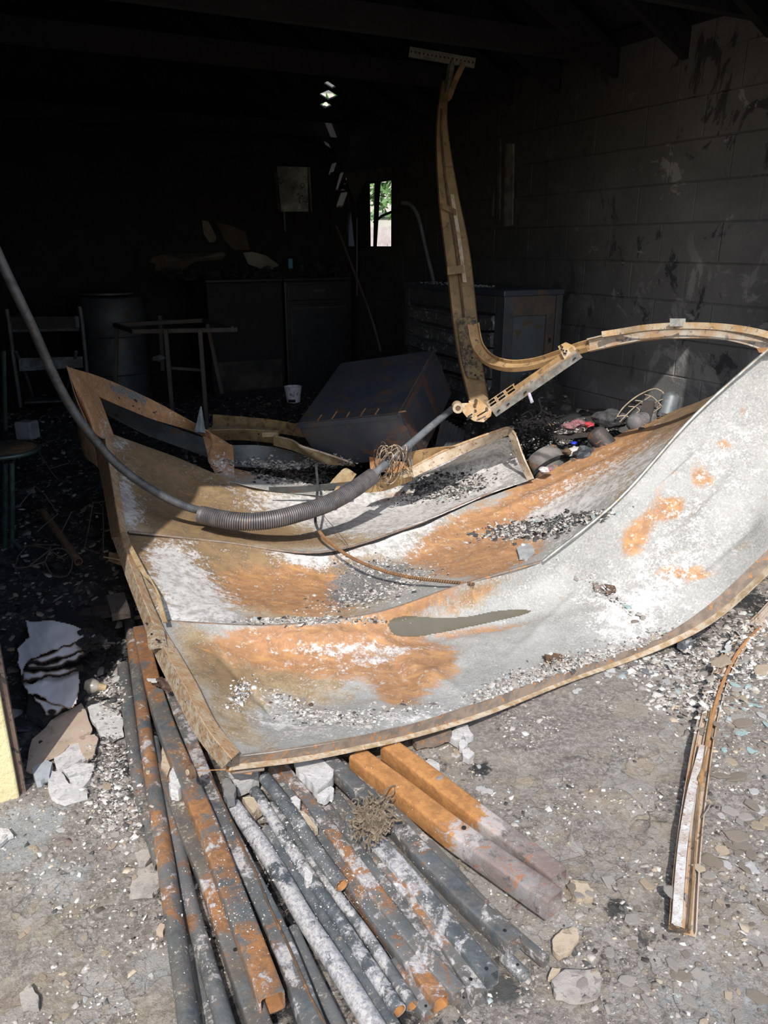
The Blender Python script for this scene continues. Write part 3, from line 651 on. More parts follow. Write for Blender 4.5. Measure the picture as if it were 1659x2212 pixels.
gchan = simple('grey_channel_steel', (.12, .13, .13), (.075, .08, .082), 10, .6, .3, .2, .003, 8, (.16, .09, .045))
stripsheet('D', [(214,858,.60),(300,895,.47),(380,925,.38),(452,950,.31)], [(232,895,.52),(310,935,.40),(380,962,.31),(452,988,.24)], 8, 'inner_channel', door, mat=gchan)

# rails folded round the edges of the sheets
def thickstrip(a_, b_, th, name, mat, par):
    k_ = len(a_); v = []
    for i in range(k_):
        t_ = (a_[min(i + 1, k_ - 1)] - a_[max(i - 1, 0)]); nn_ = t_.cross(b_[i] - a_[i]).normalized() * (th / 2)
        v += [a_[i] + nn_, b_[i] + nn_, b_[i] - nn_, a_[i] - nn_]
    f = [[i * 4 + j, (i + 1) * 4 + j, (i + 1) * 4 + (j + 1) % 4, i * 4 + (j + 1) % 4] for i in range(k_ - 1) for j in range(4)]
    f += [[0, 1, 2, 3], [(k_ - 1) * 4 + j for j in (3, 2, 1, 0)]]
    o = MB().add(v, f).build(name, mat, par); return smoothe(o, 40)
def ribbon(e1, e2, name, mat, par, n=8, thick=.003, lip=None, sup=False):
    """flat strip between two edges of (px,py,z)"""
    a_, b_ = [atz(*q) for q in cr(e1, n)], [atz(*q) for q in cr(e2, n)]
    q = MB(); k_ = len(a_)
    q.add(a_ + b_, [[i, i + 1, k_ + i + 1, k_ + i] for i in range(k_ - 1)])
    if sup: support(q)
    return thickstrip(a_, b_, thick, name, mat, par)
def ribbony(e1, e2, name, mat, par, n=8, thick=.003):
    a_, b_ = [aty(*q) for q in cr(e1, n)], [aty(*q) for q in cr(e2, n)]
    q = MB(); k_ = len(a_)
    q.add(a_ + b_, [[i, i + 1, k_ + i + 1, k_ + i] for i in range(k_ - 1)])
    return thickstrip(a_, b_, thick, name, mat, par)
frontE = [(503,1632,.19),(650,1612,.16),(780,1588,.14),(900,1560,.11),(1050,1512,.08),(1225,1448,.05),(1400,1388,.05),(1530,1307,.16),(1680,1165,.40)]
lowE = [(498,1652,.155),(650,1634,.125),(780,1610,.105),(900,1582,.075),(1050,1536,.045),(1225,1468,.02),(1405,1400,.025),(1542,1328,.125),(1690,1192,.36)]
low2 = [(494,1664,.155),(650,1645,.125),(780,1620,.105),(900,1592,.075),(1050,1546,.045),(1225,1476,.02),(1410,1410,.02),(1550,1338,.122),(1700,1202,.355)]
M['rail'] = simple('brown_grey_bottom_rail', (.26, .20, .155), (.16, .13, .105), 20, .7, .2, .4, .004, 8, (.42, .19, .065))
M['rail2'] = simple('flaking_cream_rust_lip', (.52, .44, .33), (.33, .24, .13), 30, .8, .1, .5, .004, 8, (.45, .20, .06))
ribbon(frontE, lowE, 'bottom_rail', M['rail'], door)
ribbon(lowE, low2, 'bottom_rail_lip', M['rail2'], door)
# left stile: two facets, thick with flaking rust, in three lengths
M['stile'] = simple('flaking_rust_stile', (.50, .43, .32), (.36, .21, .10), 45, .9, .05, 1.0, .01, 9, (.09, .08, .075))
M['stile2'] = simple('orange_cream_stile_face', (.44, .25, .12), (.50, .40, .27), 22, .9, .05, .8, .008, 9, (.32, .15, .06))
st_r = [(273,1147,.315),(305,1245,.28),(345,1342,.235),(385,1410,.23),(425,1480,.23),(465,1560,.22),(517,1625,.20)]
st_m = [(262,1160,.335),(292,1250,.30),(330,1345,.262),(362,1415,.25),(402,1490,.25),(444,1570,.24),(500,1640,.215)]
st_l = [(243,1162,.30),(276,1255,.26),(312,1350,.215),(340,1425,.20),(378,1500,.20),(425,1590,.19),(481,1660,.165)]
ribbon(st_r, st_m, 'edge_stile', M['stile2'], door, thick=.004); ribbon(st_m, st_l, 'edge_stile', M['stile'], door, thick=.004)
ribbon([(238,936,.53),(256,1040,.41),(273,1150,.315)], [(226,942,.54),(242,1045,.42),(262,1160,.33)], 'edge_stile', M['stile2'], door, thick=.004)
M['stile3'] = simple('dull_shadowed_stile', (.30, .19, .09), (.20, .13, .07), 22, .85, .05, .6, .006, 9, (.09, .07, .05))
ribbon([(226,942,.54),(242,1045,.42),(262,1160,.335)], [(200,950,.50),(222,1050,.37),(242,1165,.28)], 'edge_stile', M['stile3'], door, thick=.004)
ribbon([(144,790,.87),(165,860,.74),(200,940,.58)], [(150,800,.82),(176,965,.50),(212,1010,.44)], 'edge_stile', M['stile3'], door, thick=.004)
ribbon([(262,1152,.34),(300,1230,.31),(330,1262,.285),(352,1345,.245)], [(270,1150,.345),(310,1225,.315),(343,1285,.28),(362,1343,.25)], 'stile_seam', M['ochre_pale'], door, thick=.006)
ribbon([(318,1368,.25),(335,1350,.262),(352,1360,.255)], [(322,1402,.24),(345,1398,.25),(362,1402,.245)], 'hinge_leaf', M['stile'], door, thick=.008)
# bolt holes in the stile, dark sunk discs
for (px, py, z, r) in ((317, 1349, .232, .0055), (340, 1385, .262, .007), (327, 1372, .25, .004)):
    c_ = atz(px, py, z + .006); MB().sweep([c_, c_ + Vector((.002, .003, .004))], r, 10).build('bolt_hole', M['char'], door)
# seams between the panels: dark gap strips with a folded lip
seam1 = [(350,1343,.215),(560,1353,.185),(700,1343,.165),(830,1321,.175),(1000,1263,.195),(1172,1213,.215)]
MB().sweep(pxz(seam1, 8), .006, 6).build('panel_seam', M['rail'], door, smooth=True)
seam2 = [(278,1150,.30),(480,1172,.20),(690,1194,.15),(880,1141,.155),(1000,1090,.20),(1080,1058,.24)]
MB().sweep(pxz([(x, y - 1, z + .012) for x, y, z in seam2], 8), .005, 6).build('panel_seam', M['rail'], door, smooth=True)
ribbon([(x, y + 2, z + .004) for x, y, z in seam2], [(x, y + 9 - abs(i - 2.6) * 1.5, z - .008) for i, (x, y, z) in enumerate(seam2)], 'seam_gap', M['char'], door)
# top edge lip of the raised end
MB().sweep(pxz([(1172,1213,.225),(1335,1080,.455),(1500,898,.745),(1662,752,.995)], 8), .006, 6).build('top_lip', M['galv'], door, smooth=True)
# tears and clips
#ribbon([(1170,1214,.235),(1160,1222,.23),(1172,1240,.22)], [(1180,1216,.235),(1185,1228,.225),(1188,1243,.215)], 'torn_corner', M['stile2'], door)
# hinge rollers on the left edge
def roller(px, py, z, qx, qy, qz, r, label_mat=M['rustdark'], hub=M['rust']):
    p, q = atz(px, py, z), atz(qx, qy, qz); d = (q - p).normalized()
    MB().sweep([p, q], r * .22, 10).build('roller_shaft', hub, door, smooth=True)
    w_ = MB().sweep([p - d * r * .35, p - d * r * .3, p + d * r * .3, p + d * r * .35], [r * .8, r, r, r * .8], 20).build('roller_wheel', label_mat, door, smooth=True)
    MB().sweep([p - d * r * .5, p - d * r * .3], r * .38, 12).build('roller_hub', hub, w_, smooth=True)
roller(412, 1666, .16, 487, 1662, .16, .005)
wq = atz(412, 1666, .165); wd = Vector((.75, .62, -.1)).normalized()
wh_o = MB().sweep([wq - wd * .007, wq - wd * .005, wq + wd * .005, wq + wd * .007], [.014, .0175, .0175, .014], 22).build('roller_wheel', M['rustdark'], door, smooth=True)
MB().sweep([wq - wd * .010, wq - wd * .006], .0075, 14).build('roller_hub', M['pale'], wh_o, smooth=True)
roller(222, 1203, .20, 262, 1210, .20, .014, M['char'], M['ochre_pale'])
ribbon([(236,1192,.205),(262,1200,.205)], [(234,1212,.19),(264,1222,.185)], 'roller_bracket', M['ochre'], door)
ribbon([(488,1655,.15),(520,1662,.13),(545,1668,.12)], [(490,1667,.145),(520,1670,.12),(543,1673,.115)], 'bent_tab', M['rust'], door)
MB().sweep([atz(500, 1668, .13), atz(570, 1660, .12)], .006, 8).build('hinge_rod', M['rail'], door)

# the puddle in the dent
pud = [(836, 1352), (845, 1338), (880, 1331), (950, 1335), (1010, 1332), (1060, 1322), (1110, 1317), (1150, 1320), (1130, 1330), (1080, 1342), (1010, 1357), (950, 1369), (890, 1378), (850, 1372)]
pc = [tuple(q)[:2] for q in cr([(x, y, 0) for x, y in pud] + [(836, 1352, 0)], 5)][:-1]
bvA = BVHTree.FromPolygons([tuple(v) for v in A.v], A.f)
def inpoly(poly, x, y):
    c_ = False; j = len(poly) - 1
    for i in range(len(poly)):
        if (poly[i][1] > y) != (poly[j][1] > y) and x < (poly[j][0] - poly[i][0]) * (y - poly[i][1]) / (poly[j][1] - poly[i][1] + 1e-9) + poly[i][0]: c_ = not c_
        j = i
    return c_
pm = MB(); idx = {}
for i, y in enumerate(np.arange(1314, 1382, 2.0)):
    for j, x in enumerate(np.arange(832, 1154, 3.0)):
        if inpoly(pc, x, y):
            r = bvA.ray_cast(C0, ray(x, y).normalized())
            if r[0]: idx[i, j] = len(pm.v); pm.v.append(r[0] + Vector((0, 0, .0025)))
pm.f = [[idx[i, j], idx[i + 1, j], idx[i + 1, j + 1], idx[i, j + 1]] for (i, j) in idx if (i + 1, j) in idx and (i, j + 1) in idx and (i + 1, j + 1) in idx]
po = pm.build('rain_puddle', M['puddle'], None); po.data.polygons.foreach_set('use_smooth', [True] * len(po.data.polygons))
tag(po, 'long brown puddle lying in the dent of the buckled door', 'puddle')

# ---------------------------------------------------------------- steel tubes in the foreground
def rad(px, py, z, wpx):
    zc = proj(atz(px, py, z))[2]; return wpx * zc / (2 * F)
SQ = []
for cx_, cy_, s0 in ((1, 1, 0), (-1, 1, 90), (-1, -1, 180), (1, -1, 270)):
    for k_ in range(4):
        an = math.radians(s0 + 90 * k_ / 3); SQ.append((cx_ * .72 + .28 * math.cos(an), cy_ * .72 + .28 * math.sin(an)))
RD = None
#  points (px,py), z, width px at the middle, profile, (rust, ash, brown), label
TUBES = [
 ([(275,1314),(327,1674),(360,1873),(412,2240)], .045, 38, 'r', (.55,.30,.6), 'rusty blue-grey tube, leftmost in the fan, lying over the tube beside it'),
 ([(266,1440),(298,1686),(330,1800),(352,1870)], .022, 36, 'r', (.45,.15,.7), 'short-looking rust-flecked tube half under the leftmost tube'),
 ([(330,1600),(354,1725),(385,1836),(408,1950),(439,2054),(495,2240)], .024, 36, 'r', (.30,.30,.3), 'blue-grey tube second from the left edge of the fan'),
 ([(400,1985),(425,2080),(462,2240)], .012, 26, 'r', (.30,.35,.5), 'thin dark tube showing between the two leftmost tubes near the bottom'),
 ([(303,1365),(342,1533),(396,1670),(442,1774),(493,1911),(588,2168)], .058, 48, 's', (.62,.20,.9), 'square tube with orange rust and an open orange end at bottom left'),
 ([(352,1660),(385,1749),(413,1821),(451,1898),(502,2054),(568,2240)], .026, 44, 's', (.42,.25,1.0), 'brown scorched tube with a round hole, left of the open-ended square tube'),
 ([(366,1490),(427,1650),(465,1749),(501,1821),(539,1898),(613,2048),(684,2240)], .040, 42, 's', (.42,.46,.6), 'grey tube with white ash under the hinge roller'),
 ([(632,2010),(645,2043),(684,2126),(740,2240)], .022, 34, 'r', (.30,.20,.4), 'grey tube end coming out of charcoal at the bottom'),
 ([(505,1742),(554,1810),(606,1890),(659,1987),(717,2070),(835,2260)], .030, 41, 'r', (.35,.85,.2), 'heavily ash-whitened tube in the middle of the fan'),
 ([(575,1795),(612,1850),(695,1975),(789,2126),(862,2245)], .018, 34, 'r', (.20,.30,.2), 'dark grey tube sunk low between two white-crusted tubes'),
 ([(550,1708),(590,1771),(631,1835),(695,1932),(750,2015),(862,2184)], .034, 29, 'r', (.15,.72,.2), 'slim tube with white crackled crust and an orange open end'),
 ([(587,1741),(631,1799),(667,1849),(745,1960),(789,2015),(891,2172)], .030, 26, 'r', (.20,.55,.2), 'slim blue tube ending in an orange rim beside the crackled white one'),
 ([(572,1680),(631,1755),(684,1841),(738,1912)], .068, 31, 'r', (.12,.42,.2), 'short tube on top of the pile with an open rusty end'),
 ([(592,1665),(637,1724),(695,1810),(745,1890),(817,1992),(884,2075),(953,2168)], .032, 36, 's', (.45,.35,.4), 'long square tube with bright orange rust patches and a white end'),
 ([(600,1652),(631,1691),(673,1744),(761,1863),(839,1973),(931,2084),(992,2153)], .042, 34, 's', (.42,.40,.7), 'rust-streaked square tube right of the short top tube'),
 ([(703,1745),(760,1822),(820,1900),(911,2009),(1012,2148)], .030, 34, 's', (.32,.52,.7), 'ash-streaked square tube starting below the white slab'),
 ([(722,1728),(770,1796),(820,1862),(931,1990),(1036,2158)], .040, 36, 's', (.36,.48,.9), 'grey square tube with chipped white end'),
 ([(760,1772),(837,1849),(917,1946),(1000,2043),(1060,2118)], .052, 44, 's', (.34,.55,.3), 'broad square tube with white scale and a bolt hole at its end'),
 ([(790,1772),(837,1821),(903,1882),(958,1946),(1066,2082)], .028, 34, 's', (.40,.35,.8), 'rusty square tube beneath the matted fibre clump'),
 ([(870,1840),(958,1932),(1041,2015),(1134,2110)], .026, 30, 'r', (.05,.45,.2), 'dark round tube with an ash-grey tip and a drilled hole'),
 ([(698,1638),(770,1705),(848,1780),(986,1932),(1112,2043)], .060, 40, 's', (.42,.50,.9), 'long rust and white square tube reaching from the door edge to a drilled end'),
 ([(726,1640),(873,1772),(958,1857),(1030,1940),(1097,2007),(1180,2079)], .030, 22, 's', (.38,.40,1.0), 'thin rusty bar at the right edge of the fan'),
 ([(842,2085),(880,2135),(928,2192)], .014, 34, 's', (.30,.25,.5), 'dark tube stub with a rusty bolt near the bottom'),
 ([(890,2040),(950,2105),(1012,2176)], .016, 34, 's', (.36,.25,.8), 'dark tube end tucked under the white-ended square tubes'),
 ([(418,1650),(440,1690),(478,1757)], .016, 26, 'r', (.05,.1,.1), 'blue tube glimpsed under the corner of the door'),
]
for i, (pts, z, wpx, pr, c_, lab) in enumerate(TUBES):
    mid_ = pts[len(pts) // 2]; r = rad(*mid_, z, wpx) * (1.0 if pr == 'r' else .92)
    P = [atz(x, y, z) for x, y in pts]
    # one straight run: least change of direction, sampled finely for gentle sag
    P2 = []
    for k_ in range(len(P) - 1):
        for s_ in range(4): P2.append(P[k_].lerp(P[k_ + 1], s_ / 4))
    P2.append(P[-1])
    P2 = [tuple(p) for p in P2]
    # smooth the path
    for _ in range(3):
        P2 = [P2[0]] + [tuple((np.array(P2[k_ - 1]) + 2 * np.array(P2[k_]) + np.array(P2[k_ + 1])) / 4) for k_ in range(1, len(P2) - 1)] + [P2[-1]]
    root = thing('steel_tube', lab, 'tube', P[-1])
    q = MB().sweep(P2, r, 16, prof=SQ if pr == 's' else None, inner=.86)
    o = q.build('tube', M['tube'], root); smoothe(o, 35); support(q); o.color = (c_[0] + .06, c_[1] + .10, c_[2], 1)
    # rusty collar at the open end
    d = (Vector(P2[-1]) - Vector(P2[-2])).normalized(); e = Vector(P2[-1])
    if i in (4, 9, 10, 11, 12, 13):
        MB().sweep([e - d * .05, e + d * .0005], r * .855, 16, prof=SQ if pr == 's' else None, inner=.97).build('rusted_bore', M['rust'], root, smooth=True)
    if i in (5, 16, 17, 19, 20, 22, 23):
        t_ = {5: .45}.get(i, .965); k_ = int(t_ * (len(P2) - 1)); p = Vector(P2[k_]).lerp(Vector(P2[min(k_ + 1, len(P2) - 1)]), .3) + Vector((0, -.25, 1)).normalized() * r * .99
        if i == 5: p = Vector(atz(508, 2052, z + r * .99))
        MB().sweep([p - Vector((0, 0, .004)), p + Vector((0, 0, .0015))], r * .2, 10).build('bolt_hole', M['char'], o)
    if i in (0, 6):
        p = atz(*((320, 1669) if i == 0 else (432, 1676)), z + r)
        MB().sweep([p - Vector((0, 0, .002)), p + Vector((0, 0, .0035))], .0055, 12).build('rivet_head', M['pale'], o)
rod = MB().sweep([atz(x, y, .062) for x, y in ((452,1670),(486,1743),(514,1808),(553,1886),(584,1963),(628,2054),(670,2153),(715,2235))], .0026, 8)
tag(rod.build('steel_rod', M['rustdark'], None, smooth=True), 'thin rusty rod running between the ash-white tube and the grey tube', 'rod')

# the two orange beams
def beam(pts, z, r, lab, split):
    P = [atz(x, y, z) for x, y in pts]; root = thing('steel_beam', lab, 'beam', P[-1])
    L = [tuple(p) for p in P]
    L2 = []
    for k_ in range(len(L) - 1):
        for s_ in range(8): L2.append(tuple(np.array(L[k_]) * (1 - s_ / 8) + np.array(L[k_ + 1]) * s_ / 8))
    L2.append(L[-1]); q = MB().sweep(L2, r, prof=SQ, inner=.86)
    cols_ = [(max(0, min(1, ((i_ // len(SQ)) % len(L2)) / (len(L2) - 1) * 2.2 - .72)), 0, 0, 1) for i_ in range(len(q.v))]
    o = q.build('hollow_section', M['beam'], root, colors=cols_); smoothe(o, 35); q2 = q
    support(q); root['x'] = 0; del root['x']; root.name = root.name; return o
b1 = beam([(772,1642),(870,1716),(985,1806),(1090,1880),(1198,1955)], .055, .0275, 'near orange-rusted beam with a bolt hole, at the right of the tubes', 2)
p = atz(1002, 1789, .085); MB().sweep([p, p + Vector((0, 0, .003))], .0055, 12).build('bolt_hole', M['char'], b1)
beam([(838,1618),(940,1696),(1040,1775),(1120,1835),(1208,1905)], .050, .026, 'far orange-rusted beam lying against the near one', 2)

# bent track on the ground at the right
def channel(pts, w, name, mat, lab, cat, ridges=True, ang=None, par=None):
    P = [Vector(p) for p in pts]; q = MB()
    prof = [(-1, .35), (-.9, .35), (-.86, -.1), (-.15, -.1), (-.1, .28), (.05, .28), (.1, -.1), (.5, -.1), (.56, .3), (.66, .3), (.72, -.12), (.9, -.12), (.94, .3), (1, .3), (1, -.3), (-1, -.3)]
    q.sweep([tuple(p) for p in P], w, prof=prof); return q
sp = [(1690,1290,.03),(1650,1335,.03),(1600,1385,.03),(1562,1450,.03),(1535,1530,.03),(1518,1610,.03),(1504,1700,.03),(1492,1790,.03),(1482,1890,.03),(1474,2010,.02)]
q = channel(pxz(sp, 4), .027, '', None, '', ''); support(q)
tk = thing('door_track', 'long bent channel strip lying on the ground at the right edge', 'track', atz(1474, 2010, .02))
M['strip'] = simple('cream_rust_painted_strip', (.50, .43, .36), (.42, .26, .13), 9, .75, .1, .5, .004, 9, (.22, .13, .08), (1, .5, 1))
o = q.build('channel', M['strip'], tk); smoothe(o, 25)
M['ashw'] = simple('white_ash_crust', (.62, .60, .58), (.45, .38, .33), 30, .95, 0, .8, .006, 8, (.35, .19, .12))
P = pxz([(1520,1610,.046),(1496,1700,.046),(1478,1800,.046),(1469,1890,.046),(1462,1995,.036)], 4)
MB().sweep([tuple(p) for p in P], .011, prof=[(-1, -.6), (1, -.6), (.9, .05), (-.9, .05)]).build('ash_crust', M['ashw'], tk)
P = pxz([(1640,1355,.040),(1590,1415,.04),(1552,1500,.04),(1528,1600,.04),(1513,1690,.04)], 4)
MB().sweep([tuple(p) for p in P], .006, 6).build('rust_ridge', M['rust'], tk)
P = pxz([(1537,1530,.042),(1526,1600,.045),(1516,1660,.045),(1509,1682,.05),(1512,1700,.045),(1505,1780,.042),(1497,1900,.04),(1488,2015,.03)], 4)
MB().sweep([tuple(p) for p in P], .003, 6).build('curled_lip', M['ochre'], tk)
P = [atz(1450, 1999, .045), atz(1462, 2010, .05), atz(1476, 2010, .04)]
MB().sweep(P, .005, 6).build('rusted_end', M['rustdark'], tk)

# ---------------------------------------------------------------- hanging shaft with its coil spring
sh = thing('torsion_spring', 'thick coil spring on a bent grey shaft hanging over the door', 'spring', aty(600, 1120, 2.95))
path = [(-60,420,2.42),(0,560,2.5),(62,690,2.58),(128,835,2.68),(185,925,2.76),(250,1000,2.84),(320,1053,2.9),(390,1090,2.95),(452,1108,3.0)]
MB().sweep(pxy(path, 6), .0165, 14).build('shaft', M['shaft'], sh, smooth=True)
sp = [(438,1113,2.98),(495,1124,2.95),(545,1127,2.95),(600,1120,2.98),(650,1107,3.03),(700,1091,3.10),(750,1066,3.2),(806,1028,3.34)]
SPp = [Vector(p) for p in pxy(sp, 14)]
# spring wire wound along the path
L = [0]
for i in range(1, len(SPp)): L.append(L[-1] + (SPp[i] - SPp[i - 1]).length)
def along(u):
    s_ = u * L[-1]
    for i in range(1, len(L)):
        if s_ <= L[i]: t_ = (s_ - L[i - 1]) / (L[i] - L[i - 1]); return SPp[i - 1].lerp(SPp[i], t_), (SPp[min(i + 1, len(SPp) - 1)] - SPp[max(i - 2, 0)]).normalized()
    return SPp[-1], (SPp[-1] - SPp[-2]).normalized()
turns = int(L[-1] / .0088); hel = []
for k_ in range(turns * 14 + 1):
    u = k_ / (turns * 14); c_, t_ = along(u); x = t_.cross(Vector((0, 0, 1))).normalized(); y = x.cross(t_)
    an = k_ / 14 * 2 * math.pi; hel.append(c_ + (x * math.cos(an) + y * math.sin(an)) * .0345)
MB().sweep(hel, .0043, 5).build('spring_coil', M['spring'], sh, smooth=True)
MB().sweep([tuple(p) for p in SPp], .030, 12, inner=.9).build('spring_core', M['spring'], sh, smooth=True)
c_, t_ = along(0.0); MB().sweep([c_ - t_ * .012, c_ + t_ * .012], .037, 20, inner=.84).build('end_collar', M['spring'], sh, smooth=True)
MB().sweep(pxy([(790,1040,3.30),(830,1005,3.40),(880,965,3.55),(930,922,3.72),(976,884,3.9)], 4), .0175, 14, inner=.8).build('shaft', M['bluegrey'], sh, smooth=True)
# loops of wire knotted on the shaft
wr_ = thing('wire_bundle', 'tangle of tan burnt wires looped around the shaft above the spring', 'wire', aty(840, 1010, 3.42))
for i in range(15):
    cx_, cy_ = random.uniform(812, 880), random.uniform(990, 1010); w_, h_ = random.uniform(5, 18), random.uniform(22, 42)
    an = random.uniform(-.5, .7); pts = []
    for k_ in range(15):
        th = k_ / 14 * 2 * math.pi * random.uniform(.98, 1.0); ex, ey = w_ * math.cos(th), h_ * math.sin(th)
        pts.append((cx_ + ex * math.cos(an) - ey * math.sin(an), cy_ + ex * math.sin(an) + ey * math.cos(an), 3.42 + .06 * math.sin(th) + random.uniform(-.02, .02)))
    MB().sweep(pxy(pts, 2), .0021, 5).build('wire_loop', M['pale'] if i % 3 else M['rustdark'], wr_)
for i in range(8):
    x0 = 862 + i * 4; MB().sweep(pxy([(x0, 968 + random.uniform(-5, 5), 3.46), (x0 - 5 + random.uniform(-3, 3), 985, 3.47), (x0 - 3 + random.uniform(-8, 8), 1008 + random.uniform(-5, 9), 3.45)], 3), .0024, 5).build('wire_strand', M['spring'], wr_)
cd = MB().sweep(pxz([(712,1092,.25),(700,1112,.18),(722,1140,.18),(745,1168,.19),(753,1180,.2)], 5), .0013, 5)
tag(cd.build('thin_wire', M['rustdark'], None), 'hair-thin wire lying in a curve on the pale sheet below the spring', 'wire')

# bent spiral rod on the sheets
rp = [(683,1008,.34),(686,1050,.31),(683,1095,.27),(682,1130,.235),(695,1155,.215),(722,1180,.20),(760,1205,.175),(810,1227,.155),(870,1244,.155),(940,1254,.175),(1024,1262,.20)]
bt = thing('bent_rod', 'thin rust-brown spiral-wrapped rod curving down over the sheets', 'rod', atz(860, 1240, .15))
RP = pxz(rp, 8); MB().sweep(RP[:34], .0062, 8).build('rod', M['shaft'], bt, smooth=True); MB().sweep(RP[33:], .0062, 8).build('rusted_rod', M['rustdark'], bt, smooth=True)
hl = []
for k_ in range(len(RP) - 1):
    t_ = (RP[k_ + 1] - RP[k_]).normalized(); x = t_.cross(Vector((0, 0, 1))).normalized(); y = x.cross(t_)
    for s_ in range(12):
        c_ = RP[k_].lerp(RP[k_ + 1], s_ / 12); an = (k_ * 12 + s_) / 6 * 2 * math.pi; hl.append(c_ + (x * math.cos(an) + y * math.sin(an)) * .0068)
MB().sweep(hl[30 * 12:], .0014, 4).build('spiral_wrap', M['rust'], bt)

# ---------------------------------------------------------------- hanging vertical track, curved rail and angle iron
M['track'] = simple('ochre_scorched_track', (.27, .18, .085), (.18, .12, .06), 10, .7, .15, .35, .003, 8, (.12, .08, .05), (1, 1, .35))
vt = thing('hanging_track', 'tall ochre door track hanging from the ceiling in front of the tool chest', 'track', aty(1035, 890, 3.7))
Lf = [(957,175,4.75),(948,235,4.6),(944,300,4.5),(949,420,4.35),(960,520,4.25),(971,610,4.15),(981,700,4.05),(992,770,3.95),(1008,835,3.85),(1022,893,3.75)]
Rt = [(972,170,4.75),(964,232,4.6),(968,300,4.5),(988,420,4.35),(1009,520,4.25),(1021,610,4.15),(1030,700,4.05),(1037,770,3.95),(1048,835,3.85),(1060,890,3.75)]
vweb = ribbony(Lf, Rt, 'web', M['track'], vt, 10, .004)
ribbony([(x, y, z - .0) for x, y, z in Lf], [(x - 3, y, z + .03) for x, y, z in Lf], 'lip', M['track'], vt, 10)
ribbony([(x, y, z) for x, y, z in Rt], [(x + 2, y, z + .03) for x, y, z in Rt], 'lip', M['track'], vt, 10)
MIDL = [((x + x2) / 2 - 2, y, z - .012) for (x, y, z), (x2, _, _) in zip(Lf, Rt)]
MB().sweep([aty(*q_) for q_ in cr(MIDL[1:7], 8)], .0055, 6).build('centre_rib', M['rustdark'], vt)
ribbony([(x + 6, y, z - .004) for x, y, z in MIDL[3:6]], [(x + 14, y, z - .006) for x, y, z in MIDL[3:6]], 'centre_strip', M['pale'], vt, 8)
def plate(c, name, mat, par, th=.012):
    f0 = [aty(*q_) for q_ in c]; f1 = [aty(q_[0], q_[1], q_[2] + th) for q_ in c]; n = len(c)
    o = MB().add(f0 + f1, [list(range(n))[::-1], list(range(n, 2 * n))] + [[i, (i + 1) % n, n + (i + 1) % n, n + i] for i in range(n)]).build(name, mat, par); return o
plate([(966,577,4.13),(1000,572,4.13),(1001,590,4.12),(967,594,4.12)], 'batten', M['track'], vt, .02)
plate([(955,438,4.3),(986,452,4.3),(986,466,4.28),(955,450,4.28)], 'batten', M['track'], vt, .02)
# blistered patch with burnt paint
M['blister'] = simple('blistered_paint_track', (.30, .21, .11), (.06, .05, .045), 42, .85, 0, 1.0, .01, 9, (.40, .33, .22))
ribbony([(987,690,4.03),(991,720,4.0),(995,760,3.94),(1004,800,3.88),(1010,815,3.86)], [(1024,682,4.03),(1034,712,4.0),(1035,760,3.94),(1042,800,3.88),(1041,822,3.86)], 'blistered_patch', M['blister'], vt, 8, .014)
for (px, py, y_) in ((1020,773,3.92),(1021,789,3.9),(1027,811,3.86)):
    p = aty(px, py, y_ - .012); MB().sweep([p, p + Vector((0, .012, 0))], .005, 10).build('bolt_hole', M['char'], vweb)
# ceiling bracket at the top of the track
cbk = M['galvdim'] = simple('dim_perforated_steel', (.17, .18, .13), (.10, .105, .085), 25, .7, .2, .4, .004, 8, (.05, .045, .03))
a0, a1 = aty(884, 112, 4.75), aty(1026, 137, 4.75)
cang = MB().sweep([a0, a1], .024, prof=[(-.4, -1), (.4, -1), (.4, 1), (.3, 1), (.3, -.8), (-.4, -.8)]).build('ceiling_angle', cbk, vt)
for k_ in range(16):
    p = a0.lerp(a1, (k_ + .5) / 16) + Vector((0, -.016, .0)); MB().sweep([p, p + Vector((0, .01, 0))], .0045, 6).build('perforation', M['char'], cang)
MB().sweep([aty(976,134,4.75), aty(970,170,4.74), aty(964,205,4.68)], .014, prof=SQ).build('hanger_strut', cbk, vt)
MB().sweep([aty(999,140,4.75), aty(982,175,4.74), aty(968,212,4.68)], .016, prof=SQ).build('hanger_strut', M['track'], vt)
# foot bracket with hinge ring
M['brk'] = simple('pale_scorched_bracket', (.46, .38, .27), (.42, .25, .10), 18, .7, .15, .3, .003, 8, (.18, .14, .11))
plate([(1012,866,3.70),(1033,860,3.70),(1050,876,3.70),(1062,886,3.69),(1061,898,3.68),(1045,912,3.67),(1026,910,3.67),(1024,903,3.67)], 'foot_plate', M['brk'], vt, .006)
plate([(984,872,3.68),(1014,870,3.69),(1024,878,3.69),(1025,910,3.66),(1008,901,3.65),(996,886,3.66),(986,884,3.66)], 'hinge_arm', M['brk'], vt, .006)
p = aty(989, 881, 3.65); hr = MB().sweep([p - Vector((0, .01, 0)), p + Vector((0, .05, 0))], .0255, 20, inner=.5).build('hinge_ring', M['brk'], vt, smooth=True)
MB().sweep([p + Vector((0, -.012, 0)), p], .011, 14).build('bearing', M['rustdark'], hr, smooth=True)
for (px, py) in ((1029, 866), (1052, 884), (1026, 876), (1027, 888)):
    p = aty(px, py, 3.68); MB().sweep([p, p + Vector((0, .015, 0))], .0075, 6).build('bolt', M['rustdark'], vt)
for (px, py) in ((1035, 896), (1045, 890), (1015, 897), (1013, 903)):
    plate([(px - 5, py + 2, 3.645), (px + 5, py - 4, 3.645), (px + 6, py - 1, 3.645), (px - 4, py + 5, 3.645)], 'slot', M['char'], vt, .004)

